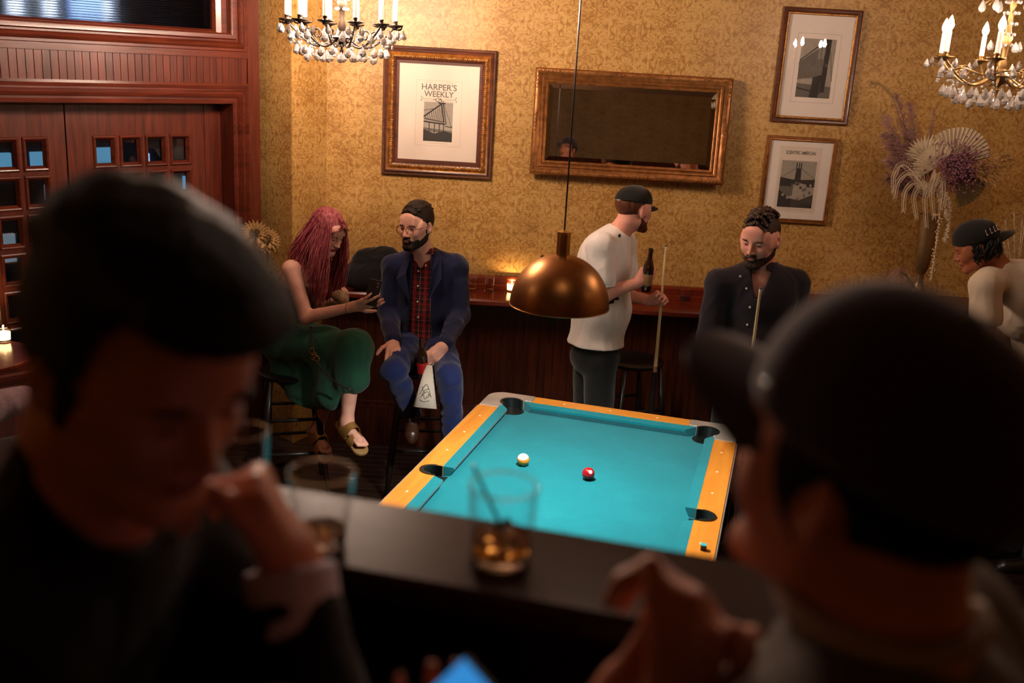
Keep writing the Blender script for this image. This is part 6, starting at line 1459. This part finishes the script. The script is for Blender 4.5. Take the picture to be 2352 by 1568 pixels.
# ---- held things
ax = unit(W(1496, 565, 5.43)-W(1483, 668, 5.45)); bottle('beer_bottle', 'brown beer bottle held up in the fist of the man in the white T-shirt', W(1483, 668, 5.45), ax, h=.245, lab=M_TANLAB)
ax = unit(W(968, 788, 5.18)-W(972, 862, 5.20)); bottle('beer_bottle', 'dark beer bottle with a red label held by the man in the blue blazer', W(972, 868, 5.17), ax, h=.235)
M_SHAFT = plain('pale_maple_cue_shaft', srgb(222, 200, 150), .3); M_BUTT = plain('black_cue_butt', (.012, .010, .01), .25); M_TIP = plain('blue_cue_tip', srgb(40, 110, 110), .8)
def cue(label, tip, low, light_to):
    d = unit(low-tip); t = thing('pool_cue', label, 'cue', (0, 0, 0)); L = min(1.45, (tip[2]-.02)/max(-d[2], .1)); e = tip+d*L; jn = tip+d*light_to
    g = G(); g.tube([tip, tip+d*.008], .0062, 10); g.build('tip', M_TIP, t); g = G(); g.tube([tip+d*.008, tip+d*.03], .0065, 10); g.build('ferrule', M_WHITE, t)
    g = G(); g.tube([tip+d*.03, tip+d*.4, jn], [.0066, .0085, .0115], 12); g.build('shaft', M_SHAFT, t, smooth=True, auto=40)
    g = G(); g.tube([jn, e], [.0118, .015], 12); g.build('butt', M_BUTT, t, smooth=True, auto=40); g = G(); g.tube([jn-d*.004, jn+d*.03], .0122, 12); g.build('joint_ring', M_TANLAB, t, smooth=True, auto=40)
    return t
cue('pool cue held upright by the man in the white T-shirt', cueA_t, cueA_b, .71)
cue('pool cue held upright by the man in the dark navy shirt', cueB_t, cueB_b, .92)
# woman's phone
def phone(label, c, R, screen=None, s=1.0):
    t = thing('phone', label, 'phone', (0, 0, 0)); g = G(); g.box(c, (.073*s, .008, .148*s), 0, R); o = g.build('phone_body', M_BLACKW, t); b_ = o.modifiers.new('bevel', 'BEVEL'); b_.width = .003; b_.segments = 3
    g = G(); g.box(c+R @ V(0, -.0043, 0), (.067*s, .0008, .140*s), 0, R); g.build('screen', screen or M_BLACKW, t)
    g = G(); 
    for dz in (0, .018): g.lathe([(0, 0), (.006, 0), (.006, .002), (0, .002)], 12, c+R @ V(-.02*s, .0041, .055*s-dz), axis=R @ V(0, 1, 0))
    g.build('camera_lens', M_CHROME, t); return t
Rp = basis(unit(V(-.15, -.9, .25)), V(.12, 0, 1)); phone('black phone held out in the hand of the pink-haired woman', W(857, 672, 5.12), Rp, s=.95)
M_BLUES = emit('phone_screen_blue', srgb(50, 135, 205), 1.0)
Rp = basis(unit(V(.42, .42, -.80)), V(.75, .5, .3)); phone('lit phone with a blue screen in the lap hand of the man in black', W(975, 1712, .70), Rp, M_BLUES)
# small snakeskin purse in her other hand
M_SNAKE = plain('snakeskin_leather', srgb(150, 116, 84), .45, noise=.55, nscale=120, bump=.3)
B = S(); B.el(W(782, 680, 5.40), V(.05, .03, .036), None, .01); B.el(W(790, 690, 5.38), V(.03, .02, .028), None, .01)
o = sdf_obj('purse', B, .004, M_SNAKE); tag(o, 'small patterned snakeskin purse in the far hand of the pink-haired woman', 'purse')
# rolled newspaper
g = G(); a0 = W(985, 838, 5.15); a1 = W(975, 936, 5.08); d = unit(a1-a0); X1 = unit(np.cross(d, V(0, 1, 0))); Y1 = np.cross(d, X1); vs = []; n = 40
for i in range(n+1):
    an = 2*pi*1.55*i/n; r0_ = .018-.0001*i; r1_ = .068-.0005*i
    for (c0, rr) in ((a0, r0_), (a1, r1_)): vs.append(c0+(X1*math.cos(an)+Y1*math.sin(an)*.55)*rr)
g.add(vs, [(2*i, 2*i+1, 2*i+3, 2*i+2) for i in range(n)]); M_NEWS = plain('newsprint', srgb(206, 196, 180), .85)
o = g.build('rolled_newspaper', M_NEWS, smooth=True); md = o.modifiers.new('s', 'SOLIDIFY'); md.thickness = .0012; tag(o, 'rolled newspaper with a black drawing held by the man in the blue blazer', 'newspaper')
g = G(); 
def onp(s_, t_): an = -pi/2+.0+s_; rr = .018+(.068-.018)*t_; return a0+(a1-a0)*t_+(X1*math.cos(an)+Y1*math.sin(an)*.55)*(rr+.002)
sgn = 1 if onp(0, .5)[1] < a0[1]+(a1-a0)[1]*.5 else -1
def onp2(s_, t_): an = -pi/2*sgn+s_; rr = .018+.05*t_; return a0+(a1-a0)*t_+(X1*math.cos(an)+Y1*math.sin(an)*.55)*(rr+.0018)
for pts in (((-.6, .75), (0, .45), (.6, .7)), ((-.5, .72), (-.1, .62), (.5, .78)), ((-.3, .55), (.3, .6), (.5, .5)), ((-.2, .7), (.0, .8), (.2, .7)), ((.05, .66), (.2, .62), (.35, .72)), ((-.4, .82), (.1, .86), (.5, .82)), ((-.35, .65), (-.3, .74), (-.15, .76))):
    g.tube(lerp_path([onp2(*q) for q in pts], 9), .0016, 4)
g.build('newspaper_drawing', M_INK, o)
# coat heap on the counter
B = S(); c0 = W(845, 640, 6.22)
B.el(W(850, 630, 6.25), V(.17, .11, .10), None, .05); B.el(W(885, 602, 6.25), V(.10, .09, .10), None, .05); B.el(W(806, 640, 6.22), V(.08, .08, .05), None, .04); B.el(W(848, 595, 6.28), V(.10, .07, .07), None, .04)
B.post = lambda P, d: np.maximum(folds(P, d, .012, 20, (1, 1, 1)), CT+.001-P[:, 2]); M_COAT = fabric('black_coat_cloth', srgb(16, 16, 20), .9)
o = sdf_obj('folded_coat', B, .006, M_COAT); tag(o, 'black coat heaped on the back counter behind the woman and the man in the blazer', 'coat')
# papers on the counter
g = G(); R = np.array(Matrix.Rotation(.15, 3, 'Z').to_3x3()); g.box((0, 0, .001), (.30, .21, .0016), 0, R); o = g.build('paper_sheet', M_NEWS, loc=W(1955, 700, 6.32)*V(1, 1, 0)+V(0, 0, CT+.0005)); tag(o, 'white sheet of paper lying flat on the back counter', 'paper', 'papers on the back counter')
g = G(); R = np.array(Matrix.Rotation(-.5, 3, 'Z').to_3x3()); g.tube([R @ V(-.07, 0, .006), R @ V(.07, 0, .006)], .0055, 10); o = g.build('paper_roll', M_NEWS, loc=W(1890, 700, 6.30)*V(1, 1, 0)+V(0, 0, CT+.0005)); tag(o, 'thin rolled white paper left of the flat sheet on the back counter', 'paper', 'papers on the back counter')

# ------------------------------------------------------------------ stools
def stool(label, x, y, rz, hz=.76, back=False):
    t = thing('bar_stool', label, 'stool', (x, y, 0), rz, 'black wooden bar stools'); g = G()
    g.lathe([(0, hz-.035), (.165, hz-.035), (.185, hz-.022), (.188, hz-.008), (.17, hz), (.08, hz-.006), (0, hz-.008)], 32); g.build('seat', M_BLACKW, t, smooth=True, auto=40)
    c = [(sx*.12, sy*.12) for sx, sy in ((1, 1), (-1, 1), (-1, -1), (1, -1))]; f_ = [(sx*.20, sy*.20) for sx, sy in ((1, 1), (-1, 1), (-1, -1), (1, -1))]
    def lp(i, z): s = 1-(z/(hz-.03)); return V(c[i][0]+(f_[i][0]-c[i][0])*s, c[i][1]+(f_[i][1]-c[i][1])*s, z)
    for i in range(4):
        g = G(); g.tube([lp(i, hz-.03), lp(i, .5), lp(i, .25), lp(i, .002)], [.014, .019, .019, .014], 10); g.build('leg', M_BLACKW, t, smooth=True)
    for i in range(4):
        j = (i+1) % 4
        for z in ((.22, .42) if i % 2 else (.30, .50)):
            g = G(); g.tube([lp(i, z), mid(lp(i, z), lp(j, z)), lp(j, z)], [.009, .012, .009], 8); g.build('rung', M_BLACKW, t, smooth=True)
    return t
def gp(u, v, y): q = W(u, v, y); return q[0], q[1]
stool('black wooden bar stool under the woman in the green skirt', *gp(668, 800, 5.46), .3, hz=W(668, 790, 5.46)[2]-.15)
stool('black wooden bar stool under the man in the blue blazer', *gp(975, 800, 5.62), .1, hz=W(975, 785, 5.62)[2]-.145)
stool('empty black bar stool at the counter behind the man in the white T-shirt', *gp(1455, 830, 5.95), .4, hz=W(1450, 822, 5.95)[2])
# round table and candle at the left edge
t = thing('bar_table', 'small round dark wood table by the street doors holding a candle', 'table', (0, 0, 0)); tz = .98; tp = Wz(-55, 815, tz); t.location = (tp[0], tp[1], 0)
g = G(); g.lathe([(0, tz-.03), (.26, tz-.03), (.275, tz-.02), (.275, tz-.006), (.268, tz), (0, tz)], 40); g.build('table_top', M_COUNTER, t, smooth=True, auto=40)
g = G(); g.tube([(0, 0, .02), (0, 0, tz-.03)], .035, 14); g.build('pedestal', M_BLACKW, t, smooth=True, auto=40); g = G(); g.lathe([(0, 0), (.22, 0), (.22, .012), (.06, .03), (0, .03)], 30); g.build('base', M_BLACKW, t, smooth=True, auto=40)
votive('burning candle in a glass on the round table at the left edge', Wz(10, 783, tz)+V(0, 0, .0005))

# ------------------------------------------------------------------ sideboard, vase and dried flowers
sbz = Wz(2120, 655, 1.12)[2]; sx0 = W(2065, 640, 6.1)[0]
M_MAROON = wood('maroon_cabinet_wood', srgb(42, 12, 10), srgb(78, 26, 20), 'X', 10, .35, .4)
t = thing('sideboard', 'tall dark maroon wooden cabinet standing at the right end of the counter', 'cabinet', (0, 0, 0)); SZ = 1.27
g = G(); g.bb(sx0+.05, 4.1, 5.78, 6.135, .06, SZ-.03); g.build('body', M_MAROON, t); g = G(); g.bb(sx0+.02, 4.13, 5.75, 6.14, SZ-.03, SZ); g.build('top', M_MAROON, t); g = G(); g.bb(sx0+.07, 4.08, 5.80, 6.12, 0.001, .06); g.build('plinth', M_MAROON, t)
for i in range(3):
    a_ = sx0+.09+i*.62; g = G(); g.frame(a_+.05, a_+.53, .18, SZ-.12, [(-.03, -5.775), (-.01, -5.765), (.0, -5.762), (.02, -5.764), (.03, -5.78)]); d_ = g.build('door', M_MAROON, t, smooth=True, auto=40); g = G(); g.ball((a_+.51, 5.755, .75), .012, 10, 8); h_ = g.build('knob', M_OLDBR, d_, smooth=True)
vp = Wz(2112, 640, SZ); vx, vy = vp[0], min(max(vp[1], 5.86), 6.02); vs_ = W(2112, 640, vy); vx = vs_[0]
M_ANT = plain('antique_brass_vase', srgb(150, 122, 84), .4, .85, noise=.2, nscale=14)
va = thing('trumpet_vase', 'tall tarnished brass trumpet vase on the cabinet holding dried flowers', 'vase', (vx, vy, SZ))
g = G(); g.lathe([(0, 0), (.075, 0), (.078, .008), (.06, .02), (.045, .05), (.028, .09), (.020, .12), (.026, .135), (.020, .15), (.028, .165), (.042, .20), (.05, .30), (.058, .42), (.066, .52), (.062, .52), (.05, .40), (.0, .38)], 36); g.build('vase_body', M_ANT, va, smooth=True, auto=60)
def plume(g, p0, p1, n=60, L=.06, seed=0, droop=.0, r=.0012, wid=1.0):
    r_ = random.Random(seed); p0, p1 = np.asarray(p0, float), np.asarray(p1, float); ax_ = unit(p1-p0); m_ = mid(p0, p1)+V(0, 0, .15*droop); path = lerp_path([p0, m_, p1-V(0, 0, droop)], 14)
    g.tube(path, [r*2]*14, 4)
    for i in range(n):
        s = .25+.75*i/n; j = s*13; a = int(min(j, 12)); q = path[a]*(1-(j-a))+path[min(a+1, 13)]*(j-a); an = r_.uniform(0, 2*pi); t1 = unit(np.cross(ax_, V(.3, .9, .1))); t2 = np.cross(ax_, t1); d = unit(ax_*.9+(t1*math.cos(an)+t2*math.sin(an))*wid); l_ = L*(.5+.5*math.sin(pi*min(1, (s-.2)/.85)))*r_.uniform(.6, 1.1)
        g.tube([q, q+d*l_*.6, q+d*l_+V(0, 0, -.25*l_)], [r*1.2, r, r*.3], 3)
def dried(name, label, parent_mat_list): pass
def rp(u, v, y): return W(u, v, y)
top = W(2120, 455, vy)
M_PAMP = plain('mauve_pampas', srgb(150, 112, 108), .9, noise=.2, nscale=30); M_BLEACH = plain('bleached_fern', srgb(206, 186, 158), .9, noise=.1); M_FAN = plain('pale_fan_palm', srgb(190, 170, 140), .8, noise=.12, nscale=20); M_PURP = plain('purple_dried_blossom', srgb(128, 82, 98), .95, noise=.3, nscale=60); M_OLIVE = plain('olive_dried_leaf', srgb(112, 92, 56), .8, noise=.2, nscale=20); M_SAND = plain('sand_dried_leaf', srgb(186, 146, 92), .8, noise=.2, nscale=20)
fl = thing('dried_flower_arrangement', 'large spray of dried palms, pampas and purple blossom in the brass vase', 'flowers', (0, 0, 0))
g = G()
for i, (u, v) in enumerate(((2035, 260), (2060, 210), (2090, 230), (2045, 330), (2065, 360), (2050, 300), (2085, 290), (2040, 400), (2055, 420), (2075, 400), (2030, 300), (2040, 360))): plume(g, top, rp(u, v, vy+.05*math.sin(i)), 240, .07, i, .02, .0014, 1.2)
g.build('pampas_plume', M_PAMP, fl)
g = G()
for i, (u, v) in enumerate(((2145, 250), (2140, 290), (2165, 300))): plume(g, top, rp(u, v, vy+.06), 130, .035, 20+i)
g.build('grass_plume', M_PAMP, fl)
def palm(name, mat, c, hub, n, a0, a1, L, wd, fold=.0, flat=None, seed=0):
    """spiky or rounded fan of leaflets from a hub, in the plane spanned by X and Z tilted by flat"""
    r_ = random.Random(seed); g = G(); X1 = V(1, 0, 0); Z1 = unit(V(0, -.25, 1)) if flat is None else flat; N1 = np.cross(X1, Z1)
    for i in range(n):
        a = math.radians(a0+(a1-a0)*(i+.5)/n); d = X1*math.cos(a)+Z1*math.sin(a); s_ = np.cross(N1, d); l_ = L*r_.uniform(.94, 1.04); w_ = wd; off = N1*fold*(1 if i % 2 else -1)
        P_ = [hub, hub+d*l_*.6+s_*w_+off, hub+d*l_, hub+d*l_*.6-s_*w_-off, hub+d*l_*.5+N1*w_*.4]
        g.add(P_, [(0, 1, 4), (1, 2, 4), (2, 3, 4), (3, 0, 4)])
    g.tube([c, hub], .004, 5); return g.build(name, mat, fl)
palm('fan_palm_leaf', M_FAN, top, W(2150, 385, vy-.04), 24, 60, 215, .165, .012, .003, seed=1)
palm('fan_palm_leaf', M_FAN, top, W(2125, 360, vy-.03), 16, 40, 200, .14, .012, .003, seed=2)
# round pleated palm
def roundfan(hub, n, a0, a1, L, mat, tz):
    g = G(); X1 = V(1, 0, 0); Z1 = unit(V(0, tz, 1)); N1 = np.cross(X1, Z1); vs = [hub]
    for i in range(2*n+1):
        a = math.radians(a0+(a1-a0)*i/(2*n)); d = X1*math.cos(a)+Z1*math.sin(a); vs.append(hub+d*L*(1-.05*abs(i-n)/n)+N1*(.006 if i % 2 else -.006))
    g.add(vs, [(0, i, i+1) for i in range(1, 2*n+1)]); g.tube([top, hub], .004, 5); o = g.build('pleated_palm_leaf', mat, fl); md = o.modifiers.new('s', 'SOLIDIFY'); md.thickness = .0015
roundfan(W(2185, 380, vy+.02), 17, 15, 130, .235, M_FAN, -.2); roundfan(W(2190, 400, vy+.0), 15, -75, 20, .21, M_OLIVE, .1)
g = G()
for i, (u, v) in enumerate(((2318, 350), (2322, 375), (2318, 395), (2300, 410), (2285, 420), (2325, 360), (2290, 370))): plume(g, W(2215, 395, vy-.03), rp(u, v, vy-.05), 90, .04, 40+i, .01, .0022)
g.build('wheat_plume', M_SAND, fl)
g = G(); r_ = random.Random(8)
for i in range(900):
    u, v = r_.gauss(2203, 27), r_.gauss(382, 24); g.ball(W(u, v, vy-.06+r_.uniform(-.04, .04)), r_.uniform(.003, .008), 5, 3)
for i in range(160):
    u, v = r_.gauss(2180, 16), r_.gauss(425, 14); g.ball(W(u, v, vy-.06+r_.uniform(-.04, .04)), r_.uniform(.003, .007), 5, 3)
g.tube([top, W(2200, 380, vy-.05)], .006, 5); tag(g.build('purple_blossom', M_PURP, fl), kind='stuff')
def frond(g, pts, L, n=26, r=.002):
    path = lerp_path(pts, n); g.tube(path, [r]*n, 4)
    for i in range(2, n):
        d = unit(path[i]-path[i-1]); s_ = unit(np.cross(d, V(0, 1, .1))); l_ = L*(1-.6*i/n)
        for q in (-1, 1): g.tube([path[i], path[i]+(s_*q*.8+d*.6)*l_*.7, path[i]+(s_*q*.55+d*.9)*l_+V(0, 0, -.15*l_)], [r, r*1.3, r*.3], 3, flat=.5)
for i, pts in enumerate((((2130, 450), (2095, 400), (2065, 415), (2055, 455)), ((2130, 450), (2105, 420), (2080, 440), (2075, 485)), ((2135, 450), (2120, 425), (2100, 450), (2105, 500)), ((2140, 450), (2140, 425), (2125, 455), (2128, 520)), ((2140, 445), (2160, 415), (2165, 440), (2160, 480)), ((2135, 445), (2150, 400), (2140, 440), (2145, 500)), ((2130, 440), (2080, 380), (2055, 400), (2052, 440)))):
    g = G(); frond(g, [W(u, v, vy-.08-.01*i) for u, v in pts], .042, 36, .0024); g.build('bleached_fern', M_BLEACH, fl)
for i, (pts, m_) in enumerate(((((2150, 440), (2160, 470), (2150, 560), (2138, 640)), M_BLEACH), (((2170, 440), (2180, 470), (2178, 520), (2170, 555)), M_BLEACH), (((2160, 440), (2170, 450), (2172, 490), (2176, 500)), M_BLEACH))):
    g = G(); path = lerp_path([W(u, v, vy-.09) for u, v in pts], 40); r2 = random.Random(i)
    for q in path:
        for k in range(5): g.ball(q+V(r2.gauss(0, .006), r2.gauss(0, .006), r2.gauss(0, .004)), r2.uniform(.003, .006), 5, 4)
    g.tube(path, .003, 4); g.build('hanging_amaranth', m_, fl)
g = G(); frond(g, [W(2110, 440, vy), W(2060, 250, vy+.02), W(2030, 200, vy+.03), W(2000, 190, vy+.03)], .03, 40); g.build('dry_branch', M_OLIVE, fl)
# a small dried posy at the foot of the vase and another at the far right
fp = thing('dried_posy', 'small dried tuft hanging over the cabinet edge at the foot of the vase', 'flowers', (0, 0, 0)); g = G(); b0 = W(2072, 628, 5.80); 
for i in range(26): r2 = random.Random(i); e = b0+V(r2.uniform(-.09, .03), r2.uniform(-.05, .02), r2.uniform(-.10, .03)); g.tube(lerp_path([b0, mid(b0, e)+V(0, 0, .03), e], 6), .0016, 4)
g.build('dried_stems', M_PAMP, fp); g = G(); g.tube([b0, b0+V(.05, .06, -.02), V(sx0+.09, 5.86, SZ+.004)], .006, 6); g.build('stalk', M_OLIVE, fp)
def pot_spray(name, label, base, tips, mat, n=36, L=.05, potr=.05, poth=.12, potm=None):
    t = thing(name, label, 'plant', (0, 0, 0)); g = G(); g.lathe([(0, 0), (potr*.7, 0), (potr, poth*.6), (potr*.8, poth), (potr*.7, poth), (potr*.6, poth*.5), (0, poth*.4)], 24, base); g.build('pot', potm or M_ANT, t, smooth=True, auto=50)
    g = G()
    for i, e in enumerate(tips): plume(g, base+V(0, 0, poth*.6), e, n, L, 70+i, .01)
    g.build('dried_plumes', mat, t); return t
pot_spray('potted_pampas', 'pale pampas plumes in a pot on the cabinet behind the man in the backwards cap', W(2345, 600, 5.95)*V(1, 1, 0)+V(0, 0, SZ+.0005), [W(u, v, 5.98) for u, v in ((2310, 500), (2330, 480), (2350, 500), (2330, 540), (2360, 470), (2305, 540))], M_FAN)
pot_spray('potted_grass', 'wispy dried grass in a pot on the counter behind the pink-haired woman', V(W(752, 640, 6.36)[0], 6.36, CT+.0005), [W(u, v, 6.27) for u, v in ((815, 480), (832, 495), (848, 510), (860, 520), (800, 500), (822, 520))], M_SAND, 24, .05)
# protea heads at the pier
t = thing('dried_protea', 'spiky dried protea heads in a vase on the counter left of the woman', 'flowers', (0, 0, 0)); pv = W(610, 640, 5.9)
g = G(); g.lathe([(0, .9), (.05, .9), (.06, 1.0), (.04, 1.2), (.045, 1.22), (.03, 1.18), (0, 1.0)], 20, (pv[0], pv[1], 0)); g.build('vase', M_BLACKW, t, smooth=True, auto=50)
g = G(); g.bb(pv[0]-.12, pv[0]+.12, pv[1]-.12, pv[1]+.12, .86, .8995); 
for hx, hy_, rr_ in ((588, 540, .10), (615, 552, .085)):
    hc = W(hx, hy_, 5.88); g = G()
    for ring, (nn, tl, ll) in enumerate(((22, .35, 1.0), (20, .7, .95), (16, 1.0, .85))):
        for i in range(nn):
            a = 2*pi*i/nn+ring*.1; d = unit(V(math.cos(a), -.35*tl, math.sin(a)*.8+.5*tl)); s_ = unit(np.cross(d, V(0, 1, 0))); l_ = rr_*ll; g.add([hc, hc+d*l_*.6+s_*.014, hc+d*l_, hc+d*l_*.6-s_*.014, hc+d*l_*.5+V(0, -.005, 0)], [(0, 1, 4), (1, 2, 4), (2, 3, 4), (3, 0, 4)])
    h_ = g.build('petals', M_SAND, t); g = G(); r2 = random.Random(5)
    for i in range(60): d = unit(V(r2.gauss(0, 1), -abs(r2.gauss(0, 1)), r2.gauss(0, 1)+.6)); g.tube([hc, hc+d*rr_*.5], .0025, 4)
    g.build('seed_cone', M_OLIVE, h_); g = G(); g.tube([hc, mid(hc, V(pv[0], pv[1], 1.15))+V(0, .02, 0), V(pv[0], pv[1], 1.15)], .006, 6); g.build('stem', M_OLIVE, h_)
g = G(); g.lathe([(0, 0), (.14, 0), (.14, .02), (.03, .04), (.03, .86), (.15, .87), (.16, .8995), (0, .8995)], 28, (pv[0], pv[1], 0)); o = g.build('plant_stand', M_BLACKW, smooth=True, auto=40); tag(o, 'slim dark pedestal stand under the protea vase beside the wall corner', 'stand')
# dried seed heads on the counter between the standing men
t = thing('dried_seed_heads', 'dried lotus pods and curled plumes in a jar on the counter behind the raised fist', 'flowers', (0, 0, 0)); jb = Wz(1478, 676, CT)+V(0, .02, .0005)
g = G(); g.lathe([(0, 0), (.03, 0), (.035, .06), (.02, .1), (.022, .12), (.015, .1), (0, .05)], 20, jb); g.build('jar', M_BROWNG, t, smooth=True, auto=50)
pod = W(1470, 578, jb[1]); g = G(); g.ball(pod, (.018, .012, .030), 12, 8); g.build('seed_pod', M_IRON, t, smooth=True)
g = G(); g.tube([pod, jb+V(0, 0, .08)], .003, 5)
for i, (u, v) in enumerate(((1512, 565), (1525, 572), (1500, 540), (1505, 600))): plume(g, jb+V(0, 0, .08), W(u, v, jb[1]), 30, .03, 90+i, .015)
g.build('curled_plumes', M_SAND, t)
